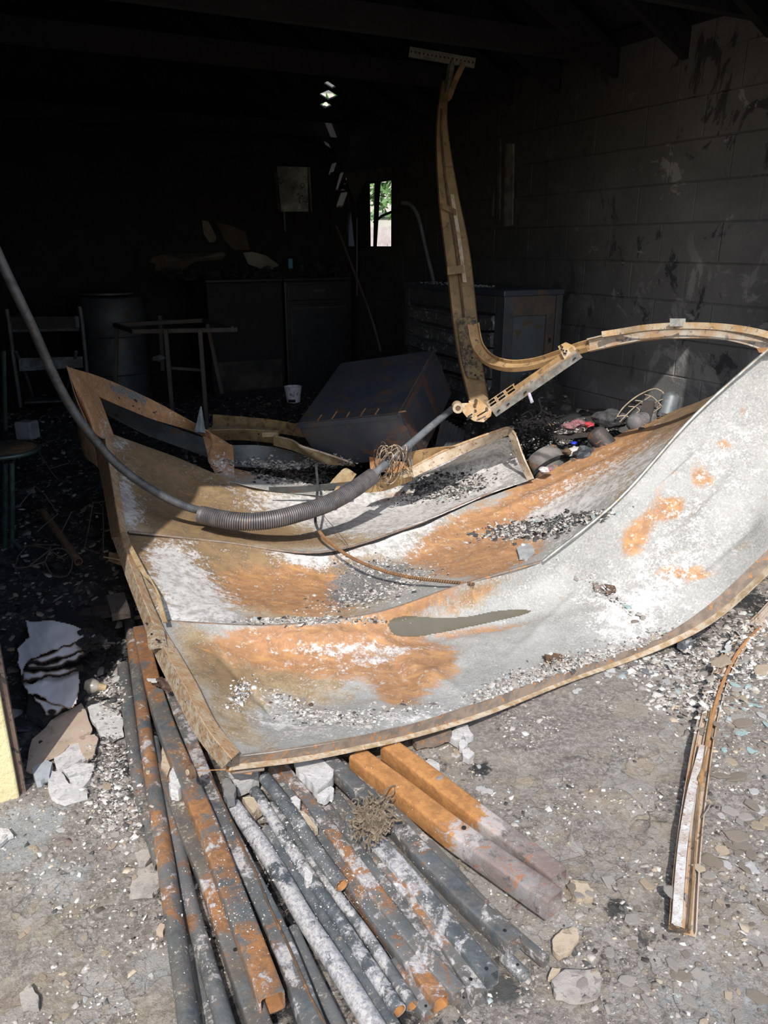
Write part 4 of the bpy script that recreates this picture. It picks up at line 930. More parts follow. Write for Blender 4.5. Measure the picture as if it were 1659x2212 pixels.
cr_ = thing('curved_rail', 'curved ochre rail sweeping from the hanging track to the door top at right', 'rail', aty(1250, 748, 3.45))
cp = [(1022,700,3.80),(1027,730,3.78),(1036,755,3.74),(1060,779,3.68),(1100,790,3.60),(1150,786,3.54),(1200,771,3.48),(1250,752,3.42),(1320,735,3.34),(1400,720,3.25),(1480,716,3.16),(1560,718,3.07),(1630,733,2.98),(1700,760,2.92)]
CH = [(-1, -.45), (-1, .45), (-.8, .45), (-.75, -.2), (-.1, -.3), (.1, -.3), (.75, -.2), (.8, .45), (1, .45), (1, -.45)]
Pc = pxy(cp, 6)
M['rail_o'] = simple('orange_ochre_rail', (.42, .27, .12), (.30, .18, .08), 14, .7, .15, .35, .004, 9, (.12, .09, .06))
M['rail_g'] = simple('pale_grey_rust_rail', (.42, .38, .32), (.35, .22, .12), 11, .7, .15, .35, .004, 9, (.13, .13, .13))
i0 = 44
MB().sweep(Pc[:i0 + 1], .028, prof=CH, up=(0, -1, .2)).build('rail', M['rail_o'], cr_)
MB().sweep(Pc[i0:], .028, prof=CH, up=(0, -1, .4)).build('rail', M['rail_g'], cr_)
cp2 = [(1300,722,3.33),(1340,716,3.3),(1400,707,3.2),(1480,703,3.12),(1560,706,3.03),(1630,716,2.95),(1700,735,2.9)]
MB().sweep(pxy(cp2, 6), .012, prof=[(-1, -.3), (1, -.3), (1, .3), (-1, .3)], up=(0, -1, .1)).build('rail_flange', M['brk'], cr_)
plate([(1447,688,3.12),(1481,688,3.12),(1481,705,3.12),(1447,705,3.12)], 'tab', M['galv'], cr_, .004)
plate([(1634,752,2.86),(1660,750,2.86),(1700,760,2.86),(1640,762,2.86)], 'end_block', M['rust'], cr_, .05)
jp = plate([(1205,748,3.40),(1222,739,3.40),(1240,747,3.40),(1252,766,3.40),(1254,772,3.40),(1222,782,3.40)], 'joint_plate', M['brk'], cr_, .005)
for (px, py) in ((1212,747),(1217,757),(1219,763),(1213,755),(1234,771),(1224,758),(1215,750),(1222,764)):
    p = aty(px, py, 3.392); MB().sweep([p, p + Vector((0, .01, 0))], .0036, 7).build('bolt_hole', M['char'], jp)
ai = thing('slotted_angle', 'slotted angle iron sloping from the bracket foot up to the curved rail', 'angle iron', aty(1160, 830, 3.5))
def lerp3(a_, b_, t_): return tuple(np.array(a_) * (1 - t_) + np.array(b_) * t_)
E0, E1 = (1072,900,3.55), (1258,772,3.36)          # lower leg
ribbony([lerp3(E0, E1, t_) for t_ in (0, .25, .5, .75, 1)], [tuple(np.array(lerp3(E0, E1, t_)) + np.array((-9, -12, .0))) for t_ in (0, .25, .5, .75, 1)], 'lower_leg', M['galv'], ai, 4, .004)
ai_leg = ai.children[0]
ribbony([tuple(np.array(lerp3(E0, E1, t_)) + np.array((-9, -12, .0))) for t_ in (0, .25, .5, .75, .985)], [tuple(np.array(lerp3(E0, E1, t_)) + np.array((-13, -17, .03))) for t_ in (0, .25, .5, .75, .985)], 'fold', M['rail_g'], ai, 4, .004)
up0 = lambda t_, o_: tuple(np.array(lerp3(E0, E1, t_)) + np.array((-13 - .6 * o_, -17 - o_, .03)))
ribbony([up0(t_, 9) for t_ in (.30, .4, .5, .7, .98)], [up0(t_, 0) for t_ in (.30, .4, .5, .7, .98)], 'upper_leg', M['rail_o'], ai, 4, .004)
for o0, o1 in ((0, 2.4), (6.3, 8.2), (12.5, 14)):
    ribbony([up0(t_, o1) for t_ in (.0, .1, .2, .32)], [up0(t_, o0) for t_ in (.0, .1, .2, .32)], 'slotted_bar', M['brk'], ai, 4, .004)
for t0 in (.0, .085, .10, .19, .205, .30):
    ribbony([up0(t0, 14), up0(t0, 0)], [up0(t0 + .012, 14), up0(t0 + .012, 0)], 'slot_web', M['brk'], ai, 2, .004)
for t0 in (.05, .16, .36, .93):
    c_ = np.array(lerp3(E0, E1, t0)) + np.array((-4.5, -6, -.006)); plate([(c_[0] - 4, c_[1] + 1.4, c_[2]), (c_[0] + 2, c_[1] - 4, c_[2]), (c_[0] + 4.5, c_[1] - 1.4, c_[2]), (c_[0] - 1.5, c_[1] + 4, c_[2])], 'slot', M['char'], ai_leg, .003)
MB().sweep([aty(1143,851,3.46), aty(1146,860,3.43), aty(1149,868,3.40)], .008, 10).build('roller_pin', M['plastic'], ai, smooth=True)

# ---------------------------------------------------------------- torn stiffener behind the spring
tr_ = thing('folded_stiffener', 'bent white and tan folded steel frame piece behind the coil spring', 'steel frame', atz(1020, 1000, .3))
ribbon([(798,987,.30),(850,995,.31),(890,1000,.32)], [(800,1014,.26),(850,1022,.26),(890,1018,.28)], 'bracket_web', M['rust'], tr_)
ribbon([(798,1040,.28),(830,1030,.29),(890,1012,.33)], [(788,1064,.22),(830,1060,.22),(890,1038,.25)], 'bracket_flange', M['rail_o'], tr_)
ribbon([(862,1022,.335),(880,1012,.345),(891,1010,.345)], [(863,1033,.32),(880,1028,.33),(891,1026,.33)], 'clip', M['brk'], tr_, thick=.012)
ribbon([(876,978,.40),(930,968,.42),(985,963,.43)], [(878,1006,.33),(930,1000,.34),(960,985,.36)], 'orange_flange', M['rail_o'], tr_)
ribbon([(890,1012,.345),(960,976,.40),(1022,951,.45),(1075,932,.49),(1099,926,.50)], [(893,1032,.31),(960,1000,.35),(1022,970,.40),(1075,948,.44),(1100,938,.47)], 'top_flange', M['pale'], tr_, thick=.008)
MB().sweep(pxz([(890,1010,.35),(960,973,.405),(1022,949,.455),(1075,930,.495),(1099,924,.505),(1113,938,.49)], 6), .006, 6).build('rolled_edge', M['stile2'], tr_, smooth=True)
ribbon([(1099,925,.50),(1114,940,.485),(1130,985,.40),(1153,1034,.315)], [(1095,936,.47),(1104,950,.455),(1118,990,.37),(1140,1038,.30)], 'side_flange', M['pale'], tr_, thick=.008)
stripsheet('E', [(893,1034,.30),(960,1003,.345),(1022,972,.39),(1075,950,.43),(1104,944,.45)], [(900,1030,.22),(960,1016,.22),(1022,1004,.23),(1075,994,.26),(1122,985,.36)], 8, 'inner_sheet', tr_, wr=.002)
ribbon([(720,1035,.27),(745,1012,.30),(770,1024,.29)], [(700,1062,.22),(735,1048,.25),(752,1050,.24)], 'torn_strap', M['ochre_pale'], tr_)
ribbon([(735,1050,.25),(722,1075,.21)], [(728,1050,.25),(712,1075,.21)], 'torn_strap', M['ochre_pale'], tr_)
ribbon([(580,1052,.27),(650,1050,.26),(760,1040,.27)], [(582,1062,.24),(650,1064,.22),(760,1052,.24)], 'dark_rail', gchan, tr_)

# ochre frame pieces further in
of = thing('ochre_frame', 'ochre steel frame pieces folded together left of the tipped cabinet', 'steel frame', atz(600, 960, .2))
ribbon([(460,895,.40),(520,900,.39),(600,908,.37),(690,926,.33)], [(460,932,.29),(520,934,.29),(600,936,.29),(690,950,.26)], 'plate', M['ochre'], of, thick=.006, sup=True)
ribbon([(446,930,.34),(520,928,.35),(604,932,.34)], [(446,952,.27),(520,950,.28),(600,958,.27)], 'channel_web', M['ochre'], of, thick=.006)
ribbon([(446,930,.34),(520,928,.35),(604,932,.34)], [(450,924,.34),(520,922,.35),(604,926,.34)], 'channel_lip', M['ochre_pale'], of, thick=.006)
ribbon([(566,934,.36),(600,933,.36)], [(567,943,.335),(600,942,.335)], 'clip', M['brk'], of, thick=.014)
p = atz(559, 938, .335); MB().sweep([p, p + Vector((0, -.004, .002))], .005, 10).build('bolt_hole', M['char'], of)
ribbon([(592,943,.36),(630,953,.36),(652,966,.35),(700,980,.31),(760,1000,.25)], [(592,962,.31),(640,975,.30),(700,1000,.25),(740,1004,.23),(768,1006,.22)], 'curved_flange', M['ochre_pale'], of, thick=.008)
MB().sweep(pxz([(592,942,.365),(630,951,.365),(652,964,.355),(700,979,.315),(762,1000,.25)], 6), .006, 6).build('rolled_edge', M['pale'], of, smooth=True)
ribbon([(500,962,.30),(560,962,.30),(620,972,.28),(700,1000,.22)], [(505,1008,.2),(560,1010,.18),(620,1012,.17),(680,1010,.16)], 'grey_sheet', gchan, of, thick=.004, sup=True)
ribbon([(498,965,.27),(540,975,.24),(600,1000,.2)], [(500,1002,.2),(540,1002,.19),(596,1008,.17)], 'ochre_sheet', M['ochre'], of, thick=.004)

# ---------------------------------------------------------------- tipped metal cabinet
V0 = aty(862, 893, 3.70); EA = aty(639, 916, 3.92) - V0; EB = aty(939, 755, 4.26) - V0; EC = aty(908, 992, 3.84) - V0
tc = thing('tipped_cabinet', 'blue-black burnt steel cabinet lying tipped on its side in the middle', 'cabinet', V0 + EC)
def q3(a_, b_, c_): return V0 + EA * a_ + EB * b_ + EC * c_
body = MB().hexa([q3(0,0,1), q3(1,0,1), q3(1,1,1), q3(0,1,1), q3(0,0,0), q3(1,0,0), q3(1,1,0), q3(0,1,0)])
bo_ = body.build('body', M['sootmetal2'], tc); bevel(bo_, .012, 3); support(body)
n1_ = EB.cross(EC).normalized(); n1_ = n1_ if n1_.dot(C0 - V0) > 0 else -n1_
def facebox(a0, a1, b0, b1, nrm, th, org, u, v, name, mat, par):
    o_ = org + u * a0 + v * b0; return MB().box(o_, u * (a1 - a0), v * (b1 - b0), nrm * th).build(name, mat, par)
# open door frame on the right end
M['redbrown'] = simple('red_brown_scorched_steel', (.10, .055, .045), (.06, .045, .045), 8, .6, .3, .3, .004, 8, (.16, .10, .075))
for (a0, a1, b0, b1) in ((.02, .98, .02, .12), (.02, .98, .55, .62), (.02, .12, .12, .55), (.88, .98, .12, .55), (.1, .95, .66, .97)):
    o = facebox(b0, b1, a0, a1, n1_, .008, V0, EB, EC, 'end_panel', M['redbrown'] if b0 < .6 else M['sootmetal2'], tc)
MB().sweep([aty(862,890,3.68), aty(876,888,3.66)], .004, 6).build('latch', M['ochre'], tc)
nt = EA.cross(EC).normalized(); nt = nt if nt.dot(C0 - V0) > 0 else -nt
o = facebox(.02, .98, .0, .10, nt, .006, V0, EA, EC, 'rolled_rim', M['sootmetal2'], tc); bevel(o, .004, 2)
nb_ = EA.cross(EB).normalized(); nb_ = nb_ if nb_.dot(C0 - V0) > 0 else -nb_
for k_ in range(5):
    a0 = .22 + k_ * .14; facebox(a0, a0 + .012, .02, .10 + .03 * (k_ % 2), nb_, .002, V0, EA, EB, 'rust_streak', M['rust'], tc)
facebox(.0, 1, .0, .012, nb_, .003, V0, EA, EB, 'edge_seam', M['sootrust'], tc); facebox(.0, .01, .0, 1, nb_, .004, V0, EA, EB, 'edge_seam', M['sootrust'], tc)

# ---------------------------------------------------------------- tool chest against the right wall
CA0, CA1, CB0, CB1, CH_ = 2.84, 3.27, 1.96, 3.2, 1.10
ch = thing('tool_chest', 'tall burnt steel tool chest with sagging drawers against the right wall', 'tool chest', G((CA0 + CA1) / 2, (CB0 + CB1) / 2, 0))
def gb(a0, a1, b0, b1, z0, z1, name, mat, par, bv=0):
    o = MB().gbox(a0, a1, b0, b1, z0, z1).build(name, mat, par)
    if bv: bevel(o, bv, 2)
    return o
gb(CA0 + .03, CA1, CB0 + .03, CB1, .02, CH_ - .03, 'body', M['sootmetal'], ch, .005)
gb(CA0 - .01, CA1 + .01, CB0 - .01, CB1 + .01, CH_ - .035, CH_, 'top', M['sootmetal2'], ch, .006)
for (b0, b1) in ((CB0, CB0 + .09), (CB1 - .07, CB1)): gb(CA0, CA0 + .035, b0, b1, .02, CH_ - .035, 'corner_post', M['sootmetal'], ch, .004)
gb(CA0 + .0, CA0 + .035, CB0 + .09, CB1 - .07, CH_ - .14, CH_ - .035, 'top_rail', M['sootmetal'], ch, .004)
for i in range(9):
    z1 = CH_ - .15 - i * .098; sag = .02 + .012 * math.sin(i * 2.1)
    n = 14; q = MB(); bs = [CB0 + .095 + (CB1 - .075 - CB0 - .095) * k_ / n for k_ in range(n + 1)]
    for k_ in range(n):
        def sg(t_): return -sag * math.sin(math.pi * t_) - .004 * math.sin(t_ * 17 + i)
        t0, t1 = k_ / n, (k_ + 1) / n; pz = -.008 - .012 * (i % 3)
        q.hexa([G(CA0 + pz, bs[k_], z1 - .086 + sg(t0)), G(CA0 + pz, bs[k_ + 1], z1 - .086 + sg(t1)), G(CA0 + .03, bs[k_ + 1], z1 - .086 + sg(t1)), G(CA0 + .03, bs[k_], z1 - .086 + sg(t0)),
                G(CA0 + pz - .006, bs[k_], z1 + sg(t0)), G(CA0 + pz - .006, bs[k_ + 1], z1 + sg(t1)), G(CA0 + .03, bs[k_ + 1], z1 + sg(t1)), G(CA0 + .03, bs[k_], z1 + sg(t0))])
    dmat = simple('sooty_drawer_front', (.06, .063, .067), (.10, .10, .10), 9, .55, .2, .4, .005, 9, (.36, .36, .36), (1, 1, 3)) if i == 0 else dmat
    dr = q.build('drawer', dmat if i < 6 else M['sootrust'], ch)
    hq = MB()
    for k_ in range(n): 
        t0, t1 = k_ / n, (k_ + 1) / n; pz = -.022 - .012 * (i % 3)
        hq.box(G(CA0 + pz, bs[k_], z1 - .014 + sg(t0)), G(CA0 + pz, bs[k_ + 1], z1 - .014 + sg(t1)) - G(CA0 + pz, bs[k_], z1 - .014 + sg(t0)), GU * .014, (0, 0, .009))
    hq.build('drawer_pull', M['sootmetal'], dr)
# right-hand end: framed panel
gb(CA0 + .035, CA1 - .0, CB0 + .012, CB0 + .03, .02, CH_ - .035, 'end_panel', simple('blue_grey_end_panel', (.085, .098, .108), (.07, .078, .085), 4, .6, .3, .3, .004, 8, (.09, .06, .03)), ch)
gb(CA0, CA0 + .07, CB0 - .005, CB0 + .012, .02, CH_ - .035, 'end_stile', M['sootmetal'], ch, .003)
gb(CA0 + .07, CA1 - .08, CB0 - .002, CB0 + .012, CH_ - .15, CH_ - .035, 'end_rail', M['sootrust'], ch, .003)
gb(CA1 - .11, CA1 - .05, CB0 - .005, CB0 + .012, .02, CH_ - .04, 'end_stile', M['sootrust'], ch, .003)
gb(CA1 - .045, CA1, CB0 - .01, CB0 + .012, .02, CH_ - .035, 'end_stile', M['sootmetal'], ch, .003)
gb(CA1 - .09, CA1 - .07, CB0 - .008, CB0 - .0, .78, .81, 'latch_slot', M['char'], ch)
gb(CA0 + .05, CA1 - .11, CB0 + .002, CB0 + .0125, .1, .38, 'rusted_patch', simple('orange_heat_rust', (.34, .16, .05), (.05, .045, .045), 5, .8, .1, .4, .004, 8, (.12, .07, .03)), ch)
for k_ in range(26):
    b_ = random.uniform(CB0 + .1, CB1 - .05); a_ = random.uniform(CA0, CA1 - .1); p = G(a_, b_, CH_); s_ = random.uniform(.008, .03)
    if k_ < 9: pass
q = MB()
for k_ in range(120):
    p = G(random.uniform(CA0 + .01, CA0 + .2), random.uniform(CB0 + .3, CB1 - .1), CH_ - .001); s_ = random.uniform(.004, .016)
    e = [Vector((random.uniform(-1, 1), random.uniform(-1, 1), random.uniform(-.2, .2))).normalized() * s_, Vector((random.uniform(-1, 1), random.uniform(-1, 1), .1)).normalized() * s_, Vector((0, 0, s_ * .5))]
    q.box(p, *e)
tag(q.build('ash_crust', simple('pale_ash_dim', (.30, .31, .31), (.08, .08, .08), 30, .95), ch), kind='stuff')

# ---------------------------------------------------------------- washing machines and freezer at the back wall
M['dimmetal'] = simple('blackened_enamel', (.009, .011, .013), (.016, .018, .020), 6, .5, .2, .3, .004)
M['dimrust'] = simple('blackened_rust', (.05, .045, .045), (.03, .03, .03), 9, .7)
def machine(a0, a1, b0, b1, z1, name, lab, cat, mat, dials):
    t_ = thing(name, lab, cat, G((a0 + a1) / 2, (b0 + b1) / 2, 0))
    gb(a0, a1, b0 + .012, b1, .02, z1, 'body', mat, t_, .012)
    gb(a0 - .004, a1 + .004, b0, b1, z1, z1 + .03, 'lid', M['dimmetal'], t_, .01)
    if dials:
        gb(a0 + .03, a1 - .03, b0, b0 + .014, z1 - .17, z1 - .03, 'control_panel', M['dimmetal'], t_, .006)
        gb(a0 + .28, a0 + .40, b0 - .006, b0, z1 - .10, z1 - .07, 'handle', M['dimrust'], t_, .003)
        f = gb(a0 + .05, a1 - .05, b0, b0 + .014, .12, z1 - .20, 'front_panel', M['dimmetal'], t_, .03)
        gb(a0 + .07, a1 - .07, b0 - .004, b0, z1 - .24, z1 - .23, 'panel_groove', M['dimrust'], t_)
    for (x, y) in ((a0 + .05, b0 + .06), (a1 - .05, b0 + .06), (a0 + .05, b1 - .06), (a1 - .05, b1 - .06)):
        gb(x - .02, x + .02, y - .02, y + .02, -.02, .02, 'foot', M['char'], t_)
    return t_
wA = toG(onplane(618, 700, G(0, 4.95), GV))[0]; wB = toG(onplane(762, 700, G(0, 4.95), GV))[0]
wz = onplane(690, 607, G(0, 4.95), GV).z
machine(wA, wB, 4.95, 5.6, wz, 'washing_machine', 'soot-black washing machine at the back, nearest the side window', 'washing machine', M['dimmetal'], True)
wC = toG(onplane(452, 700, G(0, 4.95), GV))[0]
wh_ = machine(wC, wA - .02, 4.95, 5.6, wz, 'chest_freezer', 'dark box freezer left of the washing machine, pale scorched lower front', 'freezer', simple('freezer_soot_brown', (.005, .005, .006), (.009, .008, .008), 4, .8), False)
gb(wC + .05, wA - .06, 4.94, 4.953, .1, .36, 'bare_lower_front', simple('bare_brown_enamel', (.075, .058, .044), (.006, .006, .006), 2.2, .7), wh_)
# charred clutter on top of the machines
cl_ = MB()
for k_ in range(420):
    a_ = random.uniform(wC - .3, wB); b_ = random.uniform(4.98, 5.5); p = G(a_, b_, wz + .03 + random.uniform(0, .09) * (1 - abs(b_ - 5.25) * 2)); s_ = random.uniform(.015, .06)
    cl_.box(p, Vector((random.gauss(0, 1), random.gauss(0, 1), random.gauss(0, .4))).normalized() * s_, Vector((random.gauss(0, 1), random.gauss(0, 1), random.gauss(0, .4))).normalized() * s_ * .6, Vector((0, 0, s_ * .35)))
tag(cl_.build('charred_clutter', M['char'], None), 'heap of charred scraps on top of the washing machine and freezer', 'debris', kind='stuff')
p = onplane(624, 580, G(0, 5.1), GV); o = MB().box(p, GU * .04, GV * .02, (0, 0, .085)).build('blue_bottle', simple('teal_blue_plastic', (.05, .22, .30), (.04, .16, .24), 8, .4), None)
tag(o, 'small bright teal scrap of a bottle on top of the washing machine', 'bottle')
# scorched patches of bare wall above
def wallpatch(pts, mat, name='bare_patch'):
    f0 = [onback(x, y, .012) for x, y in pts]; f1 = [onback(x, y, .0) for x, y in pts]; n = len(pts)
    return MB().add(f0 + f1, [list(range(n)), list(range(n, 2 * n))[::-1]] + [[i, (i + 1) % n, n + (i + 1) % n, n + i] for i in range(n)]).build(name, mat, wb)
bare = simple('smoked_plaster', (.16, .14, .12), (.10, .09, .08), 7, .9); bare2 = simple('brown_smoked_plaster', (.075, .055, .042), (.05, .04, .032), 7, .9)
wallpatch([(330,556),(350,550),(480,544),(490,548),(480,560),(420,566),(395,585),(372,580),(350,597),(335,585),(336,570),(322,566)], bare2)
wallpatch([(352,551),(480,544),(488,552),(420,560),(360,566)], bare)
wallpatch([(525,546),(545,544),(575,552),(602,572),(596,582),(560,580),(536,570)], simple('cream_plaster_scar', (.26, .235, .19), (.20, .175, .14), 7, .9))
wallpatch([(436,476),(450,478),(468,512),(465,522),(452,524),(440,505)], bare)
wallpatch([(468,480),(500,488),(530,500),(540,540),(505,540),(485,520)], bare2)
f_ = [(1308,880),(1312,845),(1330,832),(1350,838),(1372,826),(1392,836),(1402,862),(1398,885),(1360,890)]
f0 = [onright(x, y, .004) for x, y in f_]; f1 = [onright(x, y, -.004) for x, y in f_]; n = len(f_)
MB().add(f0 + f1, [list(range(n)), list(range(n, 2 * n))[::-1]] + [[i, (i + 1) % n, n + (i + 1) % n, n + i] for i in range(n)]).build('bare_patch', simple('tan_plaster_scar', (.26, .20, .15), (.07, .06, .055), 6, .9), wr)
# electric meter box on the back wall
eb = thing('meter_box', 'smoke-stained white metal box hanging on the back wall', 'box', onback(632, 458, .05))
def bwbox(x0, y0, x1, y1, d0, d1, name, mat, skew=0):
    c_ = [onback(x0, y0, d1), onback(x1, y0 + skew, d1), onback(x1 + 2, y1, d1), onback(x0 + 10, y1, d1)]
    e_ = [q_ + GV * (d1 - d0) for q_ in c_]
    return MB().hexa([e_[3], e_[2], c_[2], c_[3], e_[0], e_[1], c_[1], c_[0]]).build(name, mat, eb)
bwbox(598, 359, 664, 457, 0, .10, 'door_leaf', simple('smoked_white_box', (.34, .37, .35), (.12, .135, .135), 4.5, .5, 0, .2, .003, 7, (.035, .04, .04)), 2)
bwbox(664, 361, 670, 456, 0, .09, 'side', M['grime_white'])
c_ = onback(653, 401, .105); MB().sweep([c_, c_ - GV * .004], .022, 20, inner=.8).build('dial', M['char'], eb)
for k_ in range(14):
    c_ = onback(652 + random.gauss(0, 5), 436 + random.gauss(0, 9), .104); MB().sweep([c_, c_ - GV * .003], random.uniform(.004, .012), 6).build('burn_flake', M['grime_white'] if k_ % 3 else M['drywall'], eb)
MB().sweep([onback(614, 457, .04), onback(616, 500, .04)], .012, 8).build('conduit', M['sootmetal'], eb)
# pale vertical conduit strips on the right wall
for (x0, x1, y0, y1, m_) in ((1072, 1078, 300, 480, .07), (1088, 1106, 310, 490, .12), (1060, 1064, 400, 470, .05)):
    c4 = [onright(x0, y1, .02), onright(x1, y1 - 4, .02), onright(x1 + 2, y0, .02), onright(x0 + 3, y0, .02)]
    o = MB().hexa([c4[0] + GU * .02, c4[1] + GU * .02, c4[1], c4[0], c4[3] + GU * .02, c4[2] + GU * .02, c4[2], c4[3]]).build('conduit_strip', simple('smoked_conduit', (m_ * 1.4, m_ * 1.3, m_ * 1.2), (m_ * .5, m_ * .5, m_ * .5), 9, .8), wr)

# ---------------------------------------------------------------- chair, table frame, drum, stool, bucket
def tubepath(pts, r, name, mat, par, seg=8): return MB().sweep(pts, r, seg).build(name, mat, par, smooth=True)
# folding chair: local frame facing the camera
cf = thing('folding_chair', 'burnt metal folding chair with two back slats at the far left', 'chair', aty(105, 880, 6.3))
yc_ = 6.3
def cpt(x, y, d=0.0): return aty(x, y, yc_ + d)
M['chairm'] = simple('grey_burnt_chair_metal', (.15, .155, .155), (.08, .085, .09), 12, .6, .2, .3, .004, 8, (.13, .09, .06))
tubepath([cpt(14,668), cpt(20,700), cpt(30,780), cpt(45,880)], .016, 'front_leg', M['chairm'], cf)
tubepath([cpt(172,662), cpt(178,700), cpt(186,780), cpt(192,850)], .016, 'front_leg', M['chairm'], cf)
tubepath([cpt(35,760,-.05), cpt(60,820,.2), cpt(70,855,.42)], .013, 'rear_leg', M['chairm'], cf)
tubepath([cpt(165,760,-.05), cpt(150,820,.2), cpt(140,850,.42)], .013, 'rear_leg', M['chairm'], cf)
plate([(20,684,yc_),(168,684,yc_),(172,714,yc_),(22,714,yc_)], 'backrest', simple('brown_soot_slat', (.04, .035, .032), (.03, .028, .027), 8, .7, 0, .3, .004, 8, (.06, .075, .07)), cf, .02)
plate([(162,682,yc_-.01),(170,684,yc_-.01),(172,708,yc_-.01),(164,706,yc_-.01)], 'bare_corner', simple('pale_teal_paint', (.16, .19, .18), (.10, .12, .12), 8, .7), cf, .02)
plate([(40,774,yc_),(178,770,yc_),(180,794,yc_),(42,802,yc_)], 'lower_slat', simple('smoked_teal_slat', (.24, .27, .28), (.09, .09, .09), 7, .6, 0, .3, .004, 8, (.12, .08, .05)), cf, .02)
tubepath([cpt(22,715), cpt(170,712)], .012, 'crossbar', M['chairm'], cf)
o = MB().hexa([aty(52,872,6.1), aty(150,868,6.1), aty(148,862,6.5), aty(60,862,6.5), aty(52,868,6.1), aty(150,864,6.1), aty(148,858,6.5), aty(60,858,6.5)]).build('foot_plate', M['chairm'], cf)
# table frame
tf = thing('table_frame', 'rusty bare table frame on thin legs left of centre', 'table', aty(380, 870, 6.1))
T = [aty(248, 702, 6.2), aty(290, 716, 5.7), aty(508, 712, 5.7), aty(440, 692, 6.4), aty(345, 680, 6.5)]
M['tfm'] = simple('brown_burnt_frame', (.10, .078, .065), (.065, .058, .052), 12, .8, .1, .4, .004, 8, (.10, .06, .04))
for i_, j_ in ((0, 1), (1, 2), (2, 3), (3, 0)): MB().sweep([T[i_], T[j_]], .016, prof=SQ).build('top_rail', M['tfm'], tf)
for (x0, y0, x1, y1, d) in ((252,705,250,830,6.15),(358,712,374,905,5.6),(432,712,448,925,5.5),(346,682,352,800,6.4),(448,700,480,850,6.1)):
    MB().sweep([aty(x0, y0, d), aty(x1, y1, d)], .014, prof=SQ).build('leg', M['tfm'], tf)
MB().sweep([aty(372,795,5.65), aty(442,800,5.6)], .010, prof=SQ).build('stretcher', M['tfm'], tf)
MB().sweep([aty(500,706,5.7), aty(512,716,5.7)], .008, 6).build('hook', M['tfm'], tf)
# oil drum
dc = aty(255, 790, 6.7); dc.z = 0
dm = thing('oil_drum', 'dark steel drum with a dented lid behind the folding chair', 'drum', dc)
zt = aty(255, 640, 6.7).z; prof_ = [(0, .25), (.01, .265), (.03, .26), (zt * .33, .258), (zt * .34, .266), (zt * .36, .258), (zt * .66, .258), (zt * .67, .266), (zt * .69, .258), (zt - .02, .26), (zt - .005, .268), (zt, .262)]
MB().sweep([dc + Vector((0, 0, h_)) for h_, _ in prof_], [r_ for _, r_ in prof_], 32, up=(0, 1, 0)).build('drum_body', M['sootmetal'], dm, smooth=True)
MB().sweep([dc + Vector((-.02, -.03, zt + .02)), dc + Vector((-.02, -.03, zt + .035))], .22, 24, up=(0, 1, 0)).build('lid', simple('dull_green_grey_lid', (.06, .07, .068), (.03, .033, .033), 6, .6), dm)
# stool
sc_ = aty(6, 968, 3.35)
st = thing('bar_stool', 'round rust-topped stool on dark green tube legs at the left edge', 'stool', Vector((sc_.x, sc_.y, 0)))
MB().sweep([sc_ + Vector((0, 0, -.018)), sc_ + Vector((0, 0, -.004)), sc_], [.145, .147, .135], 36, up=(0, 1, 0)).build('seat', simple('rust_stained_seat', (.22, .13, .06), (.07, .062, .055), 9, .7, .1, .3, .004, 9, (.42, .21, .06)), st, smooth=True)
ring = [sc_ + Vector((.147 * math.cos(a_), .147 * math.sin(a_), -.01)) for a_ in np.linspace(0, 2 * math.pi, 37)]
MB().sweep(ring, .011, 10).build('seat_rim', M['greenmetal'], st, smooth=True)
for (x0, x1, d) in ((12, 10, 3.25), (26, 27, 3.22), (-30, -50, 3.3), (8, 4, 3.5)):
    tubepath([aty(x0, 1000, d), aty(x0 + 1, 1100, d), aty(x1, 1182, d)], .0105, 'leg', simple('glossy_dark_green_tube', (.07, .11, .10), (.04, .055, .052), 25, .22, .3, .1, .002) if x0 == 12 else bpy.data.materials['glossy_dark_green_tube'], st)
tubepath([aty(26,1165,3.22), aty(45,1185,3.2)], .011, 'foot', M['greenmetal'], st)
tubepath([aty(12, 930, 3.6), aty(8, 760, 3.9)], .010, 'back_post', M['greenmetal'], st)
# bucket
bc = aty(634, 868, 5.5); bk = thing('plastic_bucket', 'small white plastic bucket standing in the ash beside the tipped cabinet', 'bucket', bc)
MB().sweep([bc, bc + Vector((0, 0, .105))], [.048, .062], 24, inner=.93, up=(0, 1, 0)).build('pail', M['plastic'], bk, smooth=True)
MB().sweep([bc, bc + Vector((0, 0, .006))], .045, 24, up=(0, 1, 0)).build('base', M['plastic'], bk)
MB().sweep([bc + Vector((0, 0, .104)), bc + Vector((0, 0, .112))], .0645, 24, inner=.92, up=(0, 1, 0)).build('rim', M['plastic'], bk, smooth=True)
MB().box(bc + Vector((-.03, -.052, .005)), (.05, 0, 0), (0, .012, 0), (0, 0, .02)).build('burnt_gap', M['char'], bk)
# leaning rod and the bent conduit
o = MB().sweep(pxy([(727,490,6.9),(760,575,6.6),(800,680,6.2),(822,758,5.9)], 4), .010, 8).build('leaning_pole', simple('dim_brown_pole', (.07, .06, .055), (.045, .042, .04), 10, .7), None, smooth=True)
tag(o, 'slim dark pole leaning beside the washing machine', 'pole')
o = MB().sweep(pxy([(868,438,5.9),(886,442,5.85),(900,460,5.8),(908,485,5.75),(920,540,5.7),(935,600,5.6),(939,622,5.55)], 6), .014, 10).build('bent_conduit', simple('dim_grey_conduit', (.12, .13, .14), (.07, .075, .08), 10, .5, .2), None, smooth=True)
tag(o, 'bent grey pipe curving down behind the tool chest', 'pipe')
o = MB().sweep([onright(771, 470, .05), onright(771, 640, .05)], .008, 8).build('upright_pipe', simple('dim_pipe', (.10, .10, .10), (.05, .05, .05), 10, .6), None, smooth=True)
